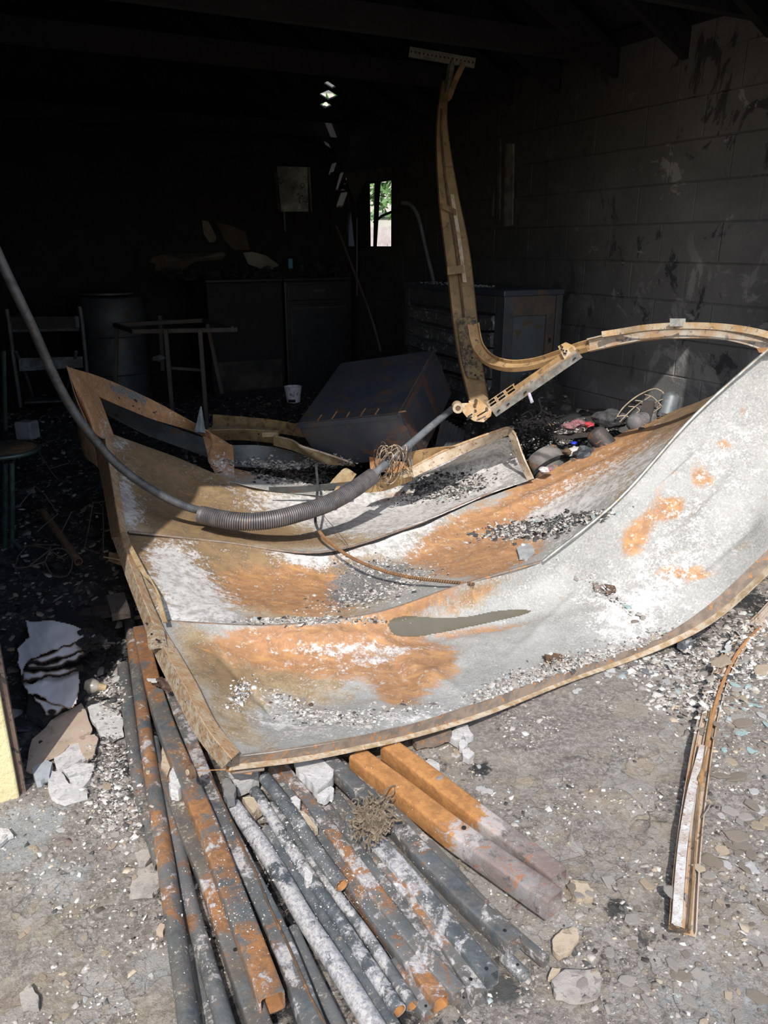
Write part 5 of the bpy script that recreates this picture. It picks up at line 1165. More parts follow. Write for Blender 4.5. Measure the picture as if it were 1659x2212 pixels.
tag(o, 'thin upright pipe between the washing machine and the side window', 'pipe')
# hooked strip hanging under the roof vent
o = MB().sweep([onback(702, 168, .2), onback(708, 154, .2), onback(720, 150, .2), onback(728, 165, .2), onback(732, 208, .2)], .012, 8).build('hanging_hose', simple('dim_olive_hose', (.05, .055, .04), (.03, .03, .025), 10, .7), None, smooth=True)
tag(o, 'looped hose hanging high by the bright hole burnt in the roof', 'hose')

# ---------------------------------------------------------------- things in the pile at the right
def place(px, py, up=0.0):
    r = hit(px, py); p = r[0] if r else atz(px, py, 0); return Vector((p.x, p.y, p.z + up))
def cyl(name, lab, cat, p0, p1, r, mat, domed=True, seg=24):
    d = (p1 - p0).normalized(); L_ = (p1 - p0).length; t_ = thing(name, lab, cat, p0)
    pr = [(0, .6), (.02, .9), (.05, 1), (.80, 1), (.88, .93), (.95, .7), (1.0, .35)] if domed else [(0, 1), (1, 1)]
    MB().sweep([p0 + d * L_ * h_ for h_, _ in pr], [r * q_ for _, q_ in pr], seg).build('shell', mat, t_, smooth=True)
    return t_, d
t_, d = cyl('gas_cylinder', 'upright blue-grey gas canister beside the wire basket in the pile', 'canister', aty(1437, 905, 3.95), aty(1452, 848, 3.98), .048, M['bluegrey'])
MB().sweep([aty(1452, 852, 3.98), aty(1453, 846, 3.98)], .016, 10).build('valve', M['bluegrey'], t_)
cyl('fallen_canister', 'grey canister lying on its side left of the wire basket', 'canister', aty(1405, 905, 3.85), aty(1362, 915, 3.75), .045, simple('ash_grey_tin', (.17, .165, .17), (.10, .095, .10), 20, .7, .1, .5, .005, 8, (.30, .29, .28)))
cyl('scorched_cylinder', 'dark rounded cylinder with rust blotches lying at the sheet edge', 'canister', aty(1318, 972, 3.66), aty(1280, 930, 3.72), .052, simple('rust_blotched_dark', (.07, .062, .06), (.04, .038, .038), 9, .6, .2, .4, .004, 8, (.22, .10, .05)))
# ribbed half drum
hd = thing('crushed_drum', 'crushed ribbed drum with rust bands right of the folded frame piece', 'drum', aty(1178, 1010, 3.62))
c0, c1 = aty(1140, 1020, 3.62), aty(1185, 945, 3.80); ax = Vector((.22, .20, .05)); q = MB()
for k_ in range(13):
    an = math.pi * k_ / 12
cc = [aty(1172, 958, 3.85) + Vector((.0, .0, -.06)) + Vector((.035, -.055, -.055)) * i_ for i_ in range(5)]
rr_ = [.085, .098, .105, .112, .115]
pp, r2 = [], []
for i_ in range(4):
    for t_ in np.linspace(0, 1, 6)[:-1]:
        pp.append(cc[i_].lerp(cc[i_ + 1], t_)); r2.append((rr_[i_] * (1 - t_) + rr_[i_ + 1] * t_) * (1 + (.05 if abs(t_ - .4) < .12 else 0)))
MB().sweep(pp, r2, 28, inner=.95).build('drum_shell', simple('banded_grey_rust', (.20, .185, .17), (.07, .065, .06), 7, .75, .1, .4, .005, 8, (.30, .15, .06), (1, 1, 4)), hd, smooth=True)
MB().sweep([cc[1] , cc[1] + (cc[2] - cc[1]) * .2], .110, 28, inner=.96).build('dark_band', M['char'], hd, smooth=True)
MB().sweep([cc[2] , cc[2] + (cc[3] - cc[2]) * .2], .117, 28, inner=.96).build('dark_band', M['char'], hd, smooth=True)
# wire basket
wbk = thing('wire_basket', 'crushed pale wire basket standing out of the charred pile', 'basket', aty(1380, 900, 3.95))
WM = simple('pale_burnt_wire', (.45, .38, .26), (.30, .24, .16), 20, .7, .2)
MB().sweep(pxy([(1330,905,3.85),(1345,882,3.88),(1370,860,3.92),(1395,846,3.98),(1415,840,4.02),(1430,846,4.02),(1436,858,4.0),(1432,870,3.98),(1418,882,3.94)], 5), .0035, 6).build('wire', WM, wbk)
for L_ in ([(1338,912,3.8),(1370,880,3.86),(1405,856,3.95)], [(1350,915,3.8),(1385,885,3.86),(1432,862,3.96)], [(1392,852,3.97),(1410,858,3.96),(1430,878,3.93)], [(1372,865,3.92),(1390,868,3.92),(1404,880,3.9)], [(1357,878,3.88),(1375,880,3.88),(1386,892,3.86)], [(1332,900,3.84),(1350,898,3.84),(1366,905,3.82)], [(1396,900,3.86),(1415,888,3.9),(1432,876,3.95)]):
    MB().sweep(pxy(L_, 6), .0028, 6).build('wire', WM, wbk)
# coloured bits and charred planks
def lump(px, py, y_, s, mat, name, lab, cat, group=None, flat=.5):
    c_ = aty(px, py, y_); q = MB(); n, m_ = 10, 7
    v = []
    for i in range(m_ + 1):
        for j in range(n):
            th, ph = math.pi * i / m_, 2 * math.pi * j / n; d_ = Vector((math.sin(th) * math.cos(ph), math.sin(th) * math.sin(ph), math.cos(th) * flat))
            v.append(c_ + d_ * s * (1 + .45 * mnoise.noise(d_ * 2.3 + Vector((px * .1, py * .1, 0)))))
    f = [[i * n + j, i * n + (j + 1) % n, (i + 1) * n + (j + 1) % n, (i + 1) * n + j] for i in range(m_) for j in range(n)]
    q.add(v, [x[::-1] for x in f]); o = q.build(name, mat); return tag(o, lab, cat, group)
lump(1232, 921, 3.95, .038, M['pink'], 'melted_plastic', 'small pink melted lump left of the red scrap on the pile', 'lump')
lump(1247, 915, 3.97, .04, M['pink'], 'melted_plastic', 'larger pink melted lump beside the red scrap on the pile', 'lump')
lump(1272, 917, 3.95, .027, M['red'], 'red_scrap', 'bright red plastic scrap on top of the charred pile', 'scrap')
lump(1187, 918, 3.98, .022, M['ochre'], 'orange_ring', 'small orange curled scrap on the tangle left of the pink lumps', 'scrap')
lump(1240, 957, 3.78, .016, M['blue'], 'blue_scrap', 'tiny bright blue scrap in the dark gap of the pile', 'scrap')
lump(1244, 975, 3.68, .045, M['drywall'], 'plaster_lump', 'white plaster lump between the ribbed drum and the dark cylinder', 'rubble')
lump(1230, 976, 3.68, .035, M['rustdark'], 'shrivelled_lump', 'shrivelled brown lump beside the white plaster lump', 'rubble')
lump(1176, 1015, 3.5, .028, M['drywall'], 'plaster_lump', 'small white lump at the foot of the ribbed drum', 'rubble')
lump(1187, 1013, 3.5, .016, M['pink'], 'melted_plastic', 'tiny pink lump at the foot of the ribbed drum', 'lump')
lump(1262, 985, 3.62, .05, M['sootmetal'], 'round_tin', 'small dark round tin under the rust-blotched cylinder', 'tin', flat=.9)
lump(1320, 905, 3.95, .09, simple('ash_grey_lump', (.13, .13, .135), (.05, .05, .05), 20, .95, 0, 1, .02), 'ash_heap', 'pale grey ash heap right of the red scrap', 'rubble')
for (a_, b_, w_, lab) in (((1150, 890, 4.6), (1330, 892, 4.5), .035, 'upper charred plank behind the pile against the wall'), ((1180, 905, 4.4), (1320, 908, 4.35), .04, 'lower charred plank behind the pile against the wall'), ((1195, 945, 4.0), (1275, 938, 3.95), .02, 'charred board lying under the pink lumps'), ((1392, 918, 3.78), (1402, 868, 3.85), .028, 'charred stub standing in front of the wire basket')):
    o = MB().sweep([aty(*a_), aty(*b_)], w_, prof=[(-1, -.5), (1, -.5), (1, .5), (-1, .5)]).build('charred_plank', simple('charred_plank_mat', (.035, .033, .032), (.07, .05, .04), 10, .8, 0, .8, .01, 8, (.02, .02, .02), (.3, 1, 1)) if w_ == .035 else bpy.data.materials['charred_plank_mat'])
    tag(o, lab, 'plank')
# twisted charred tangle at the foot of the chest
tg = MB()
for k_ in range(60):
    x, y = random.gauss(1165, 22), random.gauss(925, 14); d0 = random.uniform(3.85, 4.15); pts = []
    for j in range(5): pts.append((x, y, d0)); x += random.gauss(0, 12); y += random.gauss(0, 9); d0 += random.gauss(0, .03)
    tg.sweep(pxy(pts, 3), random.uniform(.002, .006), 5)
tag(tg.build('charred_tangle', M['char']), 'tangle of charred black wires heaped at the foot of the tool chest', 'debris', kind='stuff')
# louvred black blades behind the tipped cabinet
lb = thing('black_louvre', 'stack of black metal blades between the tipped cabinet and the tool chest', 'blades', aty(975, 960, 4.1))
for k_ in range(7): MB().sweep([aty(958 + k_ * 7, 905 + k_ * 4, 4.15), aty(944 + k_ * 8, 965 + k_ * 3, 3.98)], .010, prof=[(-1, -.25), (1, -.25), (1, .25), (-1, .25)]).build('blade', M['sootmetal'], lb)

# ---------------------------------------------------------------- left side interior: rusty pipe, hexagon wire rack, thin wires
o = MB().sweep([aty(92, 1105, 3.35), aty(170, 1214, 2.9)], .017, 14, inner=.8).build('rusty_pipe', M['rustdark'], None, smooth=True)
tag(o, 'rusty brown pipe lying slanted in the dark ash left of the door', 'pipe')
hx = thing('wire_rack', 'bent wire rack with a hexagonal end in the ash at left', 'rack', aty(125, 1215, 2.9))
wm = simple('brown_burnt_wire', (.11, .08, .06), (.06, .05, .045), 20, .7, .2)
def wires(par, lst, r=.0028, mat=wm, nm='wire'):
    for L_ in lst: MB().sweep(pxy(L_, 2), r, 6).build(nm, mat, par)
wires(hx, [[(97,1214,2.9),(110,1188,2.95),(140,1187,2.95),(157,1212,2.9),(146,1243,2.85),(114,1244,2.85),(97,1214,2.9)], [(97,1214,2.9),(32,1228,2.85),(58,1178,3.0),(110,1188,2.95)], [(32,1228,2.85),(45,1248,2.8)], [(58,1178,3.0),(100,1185,3.0),(140,1210,2.95)], [(60,1225,2.85),(105,1190,2.95)], [(75,1176,3.0),(128,1178,2.98)]])
rt = thing('bent_wires', 'thin brown bent wires leaning below the end of the shaft at left', 'frame', aty(200, 1180, 3.0))
wires(rt, [[(201,1085,3.2),(190,1150,3.1),(182,1185,3.0)], [(201,1085,3.2),(222,1095,3.15),(223,1190,2.95)], [(182,1185,3.0),(215,1195,2.95)], [(205,1108,3.15),(224,1110,3.15)], [(120,950,3.6),(77,965,3.5)], [(77,965,3.5),(108,1015,3.4),(125,1035,3.35)], [(108,1012,3.4),(150,1000,3.4)], [(75,1050,3.3),(98,1070,3.25),(125,1110,3.2)], [(40,1095,3.2),(75,1050,3.3)], [(80,1148,3.05),(125,1110,3.15)], [(130,1155,3.05),(155,1105,3.15)]], .0022)
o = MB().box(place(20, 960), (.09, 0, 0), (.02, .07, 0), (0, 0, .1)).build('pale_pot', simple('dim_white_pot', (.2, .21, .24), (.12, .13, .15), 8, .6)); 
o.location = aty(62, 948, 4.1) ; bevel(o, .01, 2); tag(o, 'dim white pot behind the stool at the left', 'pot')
for k_, (a_, b_, w_, lab) in enumerate((((165, 1262, 2.65), (238, 1250, 2.62), .030, 'charred board lying left of the door stile'), ((60, 1300, 2.5), (210, 1305, 2.45), .035, 'long black charred board above the burnt papers'), ((250, 1262, 2.6), (277, 1275, 2.55), .006, 'thin dark batten touching the door stile'), ((250, 1290, 2.5), (262, 1330, 2.38), .03, 'short brown charred stub beside the tubes'))):
    o = MB().sweep([aty(*a_), aty(*b_)], w_, prof=[(-1, -.5), (1, -.5), (1, .5), (-1, .5)]).build('charred_plank', bpy.data.materials['charred_plank_mat']); tag(o, lab, 'plank')
    r_ = drop(o.location.x, o.location.y, [bv_floor])
    if r_ and k_ != 3: o.location.z = r_[0].z - .004

# ---------------------------------------------------------------- burnt papers, boards, broken slabs on the left
def polyslab(pts, th, mat, name, z=None, up=0.0, jitter=.0, curl=0.0, chamf=.0, par=None, hts=None):
    P = []
    for i, (x, y) in enumerate(pts):
        p = atz(x, y, (z if z is not None else 0) + (hts[i] if hts else 0)); P.append(p)
    n = len(P); c_ = sum(P, Vector()) / n; q = MB()
    top = [p + Vector((0, 0, th + curl * ((p - c_).length * 8) ** 2)) for p in P]
    ins = [c_ + (p - c_) * (1 - chamf * 2.2) + Vector((0, 0, chamf * .035)) for p in top] if chamf else None
    v = P + top; f = [list(range(n))[::-1]] + [[i, (i + 1) % n, n + (i + 1) % n, n + i] for i in range(n)]
    if ins:
        v += ins; f += [[n + i, n + (i + 1) % n, 2 * n + (i + 1) % n, 2 * n + i] for i in range(n)] + [list(range(2 * n, 3 * n))]
    else: f += [list(range(n, 2 * n))]
    # keep the winding outward
    a_ = sum((P[i].x * P[(i + 1) % n].y - P[(i + 1) % n].x * P[i].y) for i in range(n))
    if a_ < 0: f = [x[::-1] for x in f]
    q.add(v, f); support(q); return q.build(name, mat, par)
def rough(pts, k=2, amp=3.0):
    o = []; n = len(pts)
    for i in range(n):
        a_, b_ = np.array(pts[i], float), np.array(pts[(i + 1) % n], float); o.append(tuple(a_)); L_ = np.linalg.norm(b_ - a_)
        for j in range(1, k + 1):
            q_ = a_ + (b_ - a_) * j / (k + 1); nn_ = np.array((-(b_ - a_)[1], (b_ - a_)[0])) / max(L_, 1); o.append(tuple(q_ + nn_ * random.uniform(-1, 1) * min(amp, L_ * .08)))
    return o
def slab(pts, th, mat, name, lab, cat='rubble', z=.002, **k):
    o = polyslab(rough(pts), th, mat, name, z=z, chamf=.03, **k); return tag(o, lab, cat)
slab([(57,1668),(70,1600),(110,1560),(176,1522),(200,1578),(195,1592),(150,1612),(140,1625),(88,1655),(70,1672)], .006, M['cardboard'], 'tan_board', 'large tan board half in shade below the burnt papers', 'board', z=.012)
slab([(170,1603),(205,1590),(213,1600),(205,1632),(190,1648),(180,1635),(172,1620)], .007, M['cardboard'], 'tan_board', 'small tan board piece right of the large tan board', 'board', z=.010)
slab([(190,1535),(215,1525),(245,1540),(268,1560),(268,1592),(245,1602),(215,1590),(200,1565)], .012, M['drywall'], 'plaster_slab', 'white plaster slab beside the leftmost tube, right of the boards')
slab([(122,1625),(165,1605),(172,1607),(193,1640),(170,1652),(140,1668),(125,1668),(118,1650)], .012, M['drywall'], 'plaster_slab', 'upper piece of the cracked white slab below the tan board')
slab([(136,1670),(172,1655),(206,1655),(203,1668),(150,1685)], .012, M['drywall'], 'plaster_slab', 'narrow middle piece of the cracked white slab')
slab([(150,1688),(200,1672),(196,1690),(178,1710),(158,1705)], .012, M['drywall'], 'plaster_slab', 'right lower piece of the cracked white slab')
slab([(105,1700),(112,1672),(133,1675),(150,1700),(190,1712),(190,1728),(140,1742),(112,1730)], .012, M['drywall'], 'plaster_slab', 'lowest piece of the cracked white slab')
slab([(72,1672),(100,1655),(115,1660),(108,1690),(80,1702)], .02, simple('blue_grey_kerb_piece', (.36, .39, .41), (.29, .31, .32), 20, .9), 'concrete_lump', 'blue-grey concrete lump at the foot of the cream pillar')
slab([(350,1690),(355,1640),(365,1635),(372,1660),(372,1690),(365,1712),(357,1700)], .05, M['tanstone'], 'tan_stone', 'tall pointed tan stone standing between the tubes')
slab([(368,1710),(378,1690),(392,1702),(390,1718),(372,1728)], .05, M['drywall'], 'plaster_lump', 'small white plaster lump on the tubes below the pointed stone', z=.03)
slab([(368,1728),(392,1716),(398,1732),(388,1742),(372,1740)], .05, M['drywall'], 'plaster_lump', 'white plaster lump just below the smaller one on the tubes', z=.03)
slab([(490,1668),(560,1668),(560,1700),(515,1722),(500,1712)], .035, M['drywall'], 'plaster_slab', 'white plaster slab under the door corner', z=.02)
slab([(635,1655),(665,1645),(712,1645),(722,1680),(718,1702),(688,1730),(665,1705),(640,1680)], .03, M['drywall'], 'plaster_slab', 'largest white plaster slab lying on the tubes under the door edge', z=.05)
slab([(685,1732),(715,1712),(722,1718),(720,1728),(700,1740)], .02, M['drywall'], 'plaster_slab', 'small white piece broken off the largest plaster slab', z=.06)
slab([(525,1744),(570,1744),(573,1754),(550,1777),(535,1762)], .03, M['tanstone'], 'tan_stone', 'flat tan stone between the tubes above the charcoal', z=.01)
slab([(482,1700),(492,1690),(510,1712),(508,1740),(492,1744),(484,1730)], .02, simple('dirty_glass_jar', (.22, .21, .20), (.14, .14, .14), 14, .25), 'glass_piece', 'dull broken glass piece resting on the tubes under the door corner', 'glass', z=.055)
slab([(648,1765),(656,1767),(676,1790),(687,1803),(680,1806),(660,1790)], .02, M['tanstone'], 'pale_sliver', 'long pale stone sliver lying along the tubes below the white slab', z=.055)
slab([(628,1738),(640,1733),(650,1742),(648,1755),(636,1752)], .02, M['drywall'], 'plaster_lump', 'grey-white chip on the tubes above the pale sliver', z=.06)
slab([(655,1902),(660,1895),(676,1910),(675,1925),(662,1930)], .03, M['drywall'], 'plaster_lump', 'white lump on the charcoal among the tubes', z=.02)
slab([(285,1915),(300,1885),(342,1868),(348,1880),(345,1925),(330,1940),(280,1944)], .010, M['stone'], 'concrete_flake', 'large flat grey flake tucked against the leftmost tube')
slab([(292,1852),(310,1845),(335,1835),(332,1855),(315,1878),(300,1872)], .014, M['stone'], 'concrete_flake', 'brown-grey flake just above the large flat flake')
slab([(338,2018),(348,2003),(357,2005),(353,2025),(340,2022)], .012, M['cardboard'], 'brick_chip', 'small pinkish brick chip left of the tubes')
slab([(44,2155),(65,2135),(85,2160),(85,2185),(50,2185)], .012, M['stone'], 'concrete_flake', 'roundish grey stone near the bottom left corner')
slab([(0,1795),(18,1795),(30,1810),(0,1832)], .010, M['drywall'], 'plaster_chip', 'pale chip at the left edge on the clean concrete')
slab([(1225,1925),(1232,1910),(1262,1912),(1282,1932),(1280,1950),(1245,1950)], .012, M['tanstone'], 'tan_stone', 'tan flat stone at the end of the orange beams')
slab([(1192,2040),(1215,2015),(1245,2013),(1250,2035),(1235,2060),(1208,2075),(1193,2060)], .012, M['tanstone'], 'tan_stone', 'oval tan stone below the end of the orange beams')
slab([(1190,2130),(1220,2105),(1280,2105),(1300,2125),(1290,2160),(1245,2170),(1200,2160)], .014, M['stone'], 'concrete_flake', 'big brown-grey flake at the bottom right of centre')
slab([(1183,2120),(1192,2098),(1210,2100),(1198,2125)], .01, M['tanstone'], 'tan_chip', 'small tan chip left of the big brown-grey flake')
slab([(890,1608),(930,1595),(975,1582),(975,1600),(955,1608),(900,1620)], .02, M['rail'], 'dark_board', 'brown board end sticking out under the door edge', 'board', z=.01)
slab([(962,1600),(985,1585),(1005,1597),(990,1617)], .02, M['drywall'], 'plaster_lump', 'white stone left of the pair below the door edge')
slab([(985,1583),(1010,1578),(1022,1600),(1005,1608)], .02, M['drywall'], 'plaster_lump', 'white stone right of the pair below the door edge')
slab([(990,1612),(1002,1608),(1010,1618),(1002,1628),(992,1625)], .018, M['drywall'], 'plaster_lump', 'small pale yellow-white stone under the white pair')
slab([(998,1632),(1012,1626),(1024,1638),(1012,1652),(1000,1645)], .018, M['drywall'], 'plaster_lump', 'white stone beside the charcoal patch right of the beams')
slab([(917,1655),(925,1648),(948,1658),(950,1672),(928,1684)], .014, M['drywall'], 'concrete_flake', 'grey-white flake between the beams and the pair of white stones')
slab([(1175,1430),(1200,1428),(1225,1436),(1245,1445),(1235,1452),(1190,1445)], .03, M['rustdark'], 'charred_stick', 'charred brown wood scrap at the front edge of the door', 'wood', z=.045)
slab([(1465,1365),(1472,1362),(1490,1385),(1495,1405),(1480,1412),(1462,1400)], .03, M['bluegrey'], 'metal_scrap', 'grey metal scrap standing in the rubble near the bent strip', 'scrap', z=.01)
slab([(1258,1240),(1275,1238),(1300,1262),(1302,1280),(1285,1278)], .02, simple('brown_flake_sheet', (.28, .22, .18), (.2, .16, .13), 12, .9), 'brown_flake', 'brown flake in the fold of the door', z=.135)
slab([(1302,1262),(1318,1258),(1330,1282),(1310,1284)], .018, M['rustdark'], 'rust_clip', 'small rusty clip beside the brown flake in the door fold', 'clip', z=.14)

# folder of burnt papers: several sheets, edges charred
def paper(pts, z0, zc, lab, amp=.012, depth=.004, char=1.0, n=26, dark=None):
    """sheet inside a px outline; charring grows towards its edges"""
    poly = rough(pts, 3, 6); xs = [p[0] for p in poly]; ys = [p[1] for p in poly]
    def inside(x, y):
        c_ = False; k_ = len(poly); j = k_ - 1
        for i in range(k_):
            if (poly[i][1] > y) != (poly[j][1] > y) and x < (poly[j][0] - poly[i][0]) * (y - poly[i][1]) / (poly[j][1] - poly[i][1] + 1e-9) + poly[i][0]: c_ = not c_
            j = i
        return c_
    def dist(x, y):
        d_ = 1e9; k_ = len(poly)
        for i in range(k_):
            ax_, ay_ = poly[i]; bx_, by_ = poly[(i + 1) % k_]; L2 = (bx_ - ax_) ** 2 + (by_ - ay_) ** 2
            t_ = max(0, min(1, ((x - ax_) * (bx_ - ax_) + (y - ay_) * (by_ - ay_)) / (L2 + 1e-9))); d_ = min(d_, math.hypot(ax_ + t_ * (bx_ - ax_) - x, ay_ + t_ * (by_ - ay_) - y))
        return d_
    st = 2.5; gxs = np.arange(min(xs), max(xs) + st, st); gys = np.arange(min(ys), max(ys) + st, st); idx = {}; v, c_ = [], []
    for i, y in enumerate(gys):
        for j, x in enumerate(gxs):
            if inside(x, y):
                idx[i, j] = len(v); p = atz(x, y, z0 + zc * ((x - min(xs)) / (max(xs) - min(xs))) ** 2 + amp * math.sin(x * .05 + y * .02) * .5 + amp * .4 * fbm(x * .03, y * .03, z0 * 50, 3)); v.append(p)
                e_ = dist(x, y); m_ = char * math.exp(-e_ / 5.0)
                if dark: m_ = max(m_, *[max(0, 1.1 - math.hypot((x - dx_) / rx_, (y - dy_) / ry_)) for dx_, dy_, rx_, ry_ in dark])
                c_.append((m_, 0, 0, 1))
    f = [[idx[i, j], idx[i + 1, j], idx[i + 1, j + 1], idx[i, j + 1]] for (i, j) in idx if (i + 1, j) in idx and (i, j + 1) in idx and (i + 1, j + 1) in idx]
    q = MB(); q.v = v; q.f = f; support(q); return q, c_
pa = thing('burnt_papers', 'stack of white papers with burnt black edges beside the cream pillar', 'papers', atz(120, 1450, .03))
for pts, z, zc, ch_, dk in (
    ([(50,1335),(130,1342),(185,1362),(212,1372),(200,1380),(160,1390),(100,1412),(60,1430),(45,1462),(35,1400),(62,1375)], .075, .02, .45, None),
    ([(46,1440),(60,1428),(120,1404),(160,1385),(200,1376),(232,1388),(240,1400),(190,1400),(150,1420),(100,1432),(58,1436)], .085, .03, 1.1, [(205,1400,45,22)]),
    ([(58,1432),(110,1430),(150,1412),(185,1392),(215,1400),(190,1412),(160,1432),(110,1445),(56,1447)], .080, .03, 1.2, [(200,1405,40,20)]),
    ([(46,1447),(100,1448),(150,1442),(178,1432),(182,1450),(110,1462),(70,1470),(45,1480)], .070, .02, 1.2, [(180,1440,30,20)]),
    ([(45,1470),(70,1476),(130,1450),(170,1445),(172,1480),(165,1520),(150,1532),(110,1520),(80,1500),(60,1500)], .050, .015, .5, [(100,1455,8,8)]),
    ([(60,1500),(90,1510),(150,1525),(140,1532),(125,1545),(100,1548),(90,1530)], .042, .01, .8, [(112,1538,14,9)])):
    q, c_ = paper(pts, z, zc, '', char=ch_, dark=dk)
    o = q.build('sheet', M['paper'], pa, colors=c_); o.data.polygons.foreach_set('use_smooth', [True] * len(o.data.polygons)); solid(o, .0022)
o = polyslab(rough([(40,1345),(60,1375),(38,1402),(60,1480),(60,1560),(95,1575),(200,1500),(230,1420),(250,1390),(220,1350),(130,1325),(50,1315)], 2, 4), .030, M['char'], 'charred_folder', z=.005, par=pa)
tgp = MB()
for k_ in range(260):
    x, y = random.gauss(215, 18), random.gauss(1400, 26); p = place(x, y, .004); s_ = random.uniform(.006, .022)
    tgp.box(p, Vector((random.gauss(0, 1), random.gauss(0, 1), random.gauss(0, .6))).normalized() * s_, Vector((random.gauss(0, 1), random.gauss(0, 1), random.gauss(0, .6))).normalized() * s_, Vector((0, 0, s_ * .4)))
tag(tgp.build('char_flakes', M['char'], pa), kind='stuff')
# light bulb stub beside the papers
gl = M['bulb'] = simple('smoked_bulb_glass', (.30, .27, .22), (.16, .14, .12), 14, .15)
bp = atz(203, 1482, .035); bu = thing('broken_bulb', 'smoked broken glass bulb with a brass end right of the burnt papers', 'bulb', bp)
MB().sweep([bp + Vector((-.03, .0, 0)), bp + Vector((-.024, 0, 0)), bp + Vector((-.008, 0, 0)), bp + Vector((.008, -.003, 0)), bp + Vector((.02, -.005, 0))], [.008, .020, .026, .020, .012], 18).build('glass', gl, bu, smooth=True)
MB().sweep([bp + Vector((.018, -.005, 0)), bp + Vector((.042, -.004, -.003))], [.012, .010], 12).build('cap', M['ochre_pale'], bu, smooth=True)
# curled burnt scrap by the door stile
cs_ = thing('curled_scrap', 'curled brown burnt scrap with a white tip under the door stile', 'scrap', atz(345, 1475, .09))
q, c_ = paper([(322,1468),(350,1460),(372,1470),(376,1490),(365,1498),(340,1482)], .095, .015, '', amp=.03, char=.9, dark=[(355,1475,30,20)])
o = q.build('scrap', simple('brown_burnt_scrap', (.10, .06, .045), (.05, .035, .03), 16, .6, c3=(.22, .15, .12)), cs_); solid(o, .003)
q, c_ = paper([(312,1466),(335,1464),(345,1472),(330,1476)], .11, .0, '', amp=.01, char=.1)
o = q.build('white_tip', M['drywall'], cs_); solid(o, .003)
# matted fibre clump on the tubes
fb = MB()
for k_ in range(210):
    x, y = random.gauss(808, 17), random.gauss(1768, 17); z_ = .115 + random.uniform(-.01, .02); pts = []
    an = random.uniform(0, 6.28)
    for j in range(6): pts.append((x, y, z_)); an += random.gauss(0, .9); x += 7 * math.cos(an); y += 7 * math.sin(an); z_ += random.gauss(0, .004)
    fb.sweep(pxz(pts, 2), random.uniform(.0012, .003), 5)
fo = fb.build('fibre_clump', M['fibre']); tag(fo, 'matted brown clump of curled fibres resting on the tubes', 'clump', kind='stuff')
# grey stone lump on the orange panel with rust ring
slab([(1115,1188),(1130,1178),(1150,1182),(1155,1200),(1140,1213),(1122,1210)], .010, simple('pale_grey_stone', (.36, .37, .37), (.26, .27, .27), 20, .9), 'grey_disc', 'round grey stone on the orange-stained sheet', z=.165)
# cone shaped pale scrap on the ash behind the door
o = MB().sweep([aty(432, 935, 3.9), aty(434, 878, 3.95)], [.03, .003], 5).build('torn_scrap', simple('pale_blue_scrap', (.22, .26, .27), (.10, .11, .12), 14, .6)); tag(o, 'upright pale torn scrap behind the torn door panel', 'scrap')
lump(342, 774, 5.9, .045, M['grime_white'], 'pale_lump', 'pale flattened lump hanging near the table frame legs', 'lump', flat=.5)

# ---------------------------------------------------------------- fragments one can tell apart, and the fine litter
chipm = []
for k_ in range(12):
    n = random.randint(5, 8); q = MB(); an = sorted(random.uniform(0, 6.283) for _ in range(n))
    an = [2 * math.pi * (i + random.uniform(-.3, .3)) / n for i in range(n)]; rr2 = [random.uniform(.65, 1.1) for _ in range(n)]; th = random.uniform(.18, .45)
    lo = [Vector((math.cos(a_) * r_, math.sin(a_) * r_ * .75, -.12)) for a_, r_ in zip(an, rr2)]; mi = [p + Vector((0, 0, th)) for p in lo]
    hi = [Vector((p.x * .8, p.y * .8, p.z + .1 + random.uniform(-.05, .05))) for p in mi]
    q.add(lo + mi + hi, [list(range(n))[::-1]] + [[i, (i + 1) % n, n + (i + 1) % n, n + i] for i in range(n)] + [[n + i, n + (i + 1) % n, 2 * n + (i + 1) % n, 2 * n + i] for i in range(n)] + [list(range(2 * n, 3 * n))])
    chipm.append(q)
CM = {}
def chipmesh(k_, mat):
    key = (k_, mat.name)
    if key not in CM:
        me = bpy.data.meshes.new('fragment'); q = chipm[k_]; me.from_pydata([tuple(v) for v in q.v], [], q.f); me.materials.append(mat); CM[key] = me
    return CM[key]
def frag(px, py, wpx, mat, name, lab, group, cat='rubble', tilt=.15):
    r = hit(px, py)
    if not r: return
    zc = proj(r[0])[2]; s_ = wpx * zc / (2 * F)
    o = bpy.data.objects.new(name, chipmesh(random.randrange(12), mat)); COL.objects.link(o)
    o.location = r[0] + Vector((0, 0, s_ * .10)); nrm = r[1] if r[1].z > 0 else -r[1]
    o.rotation_euler = (nrm.lerp(Vector((0, 0, 1)), .3)).to_track_quat('Z', 'Y').to_euler(); o.rotation_euler.rotate_axis('Z', random.uniform(0, 6.28)); o.rotation_euler.rotate_axis('X', random.gauss(0, tilt))
    o.scale = (s_, s_, s_ * (random.uniform(.22, .5) if wpx > 22 else random.uniform(.6, 1.1))); tag(o, lab, cat, group)
CW = {'broken_white_plaster': 'white', 'grey_brown_concrete_flake': 'grey', 'tan_concrete_flake': 'tan', 'brown_spalled_flake': 'brown', 'charcoal': 'black', 'dull_teal_glass': 'teal', 'blue_grey_cylinder_paint': 'blue-grey', 'sooty_dark_metal': 'dark', 'dark_brown_rust': 'rust-brown', 'smoke_stained_white_enamel': 'smoky', 'dull_brown_soot_steel': 'sooty brown'}
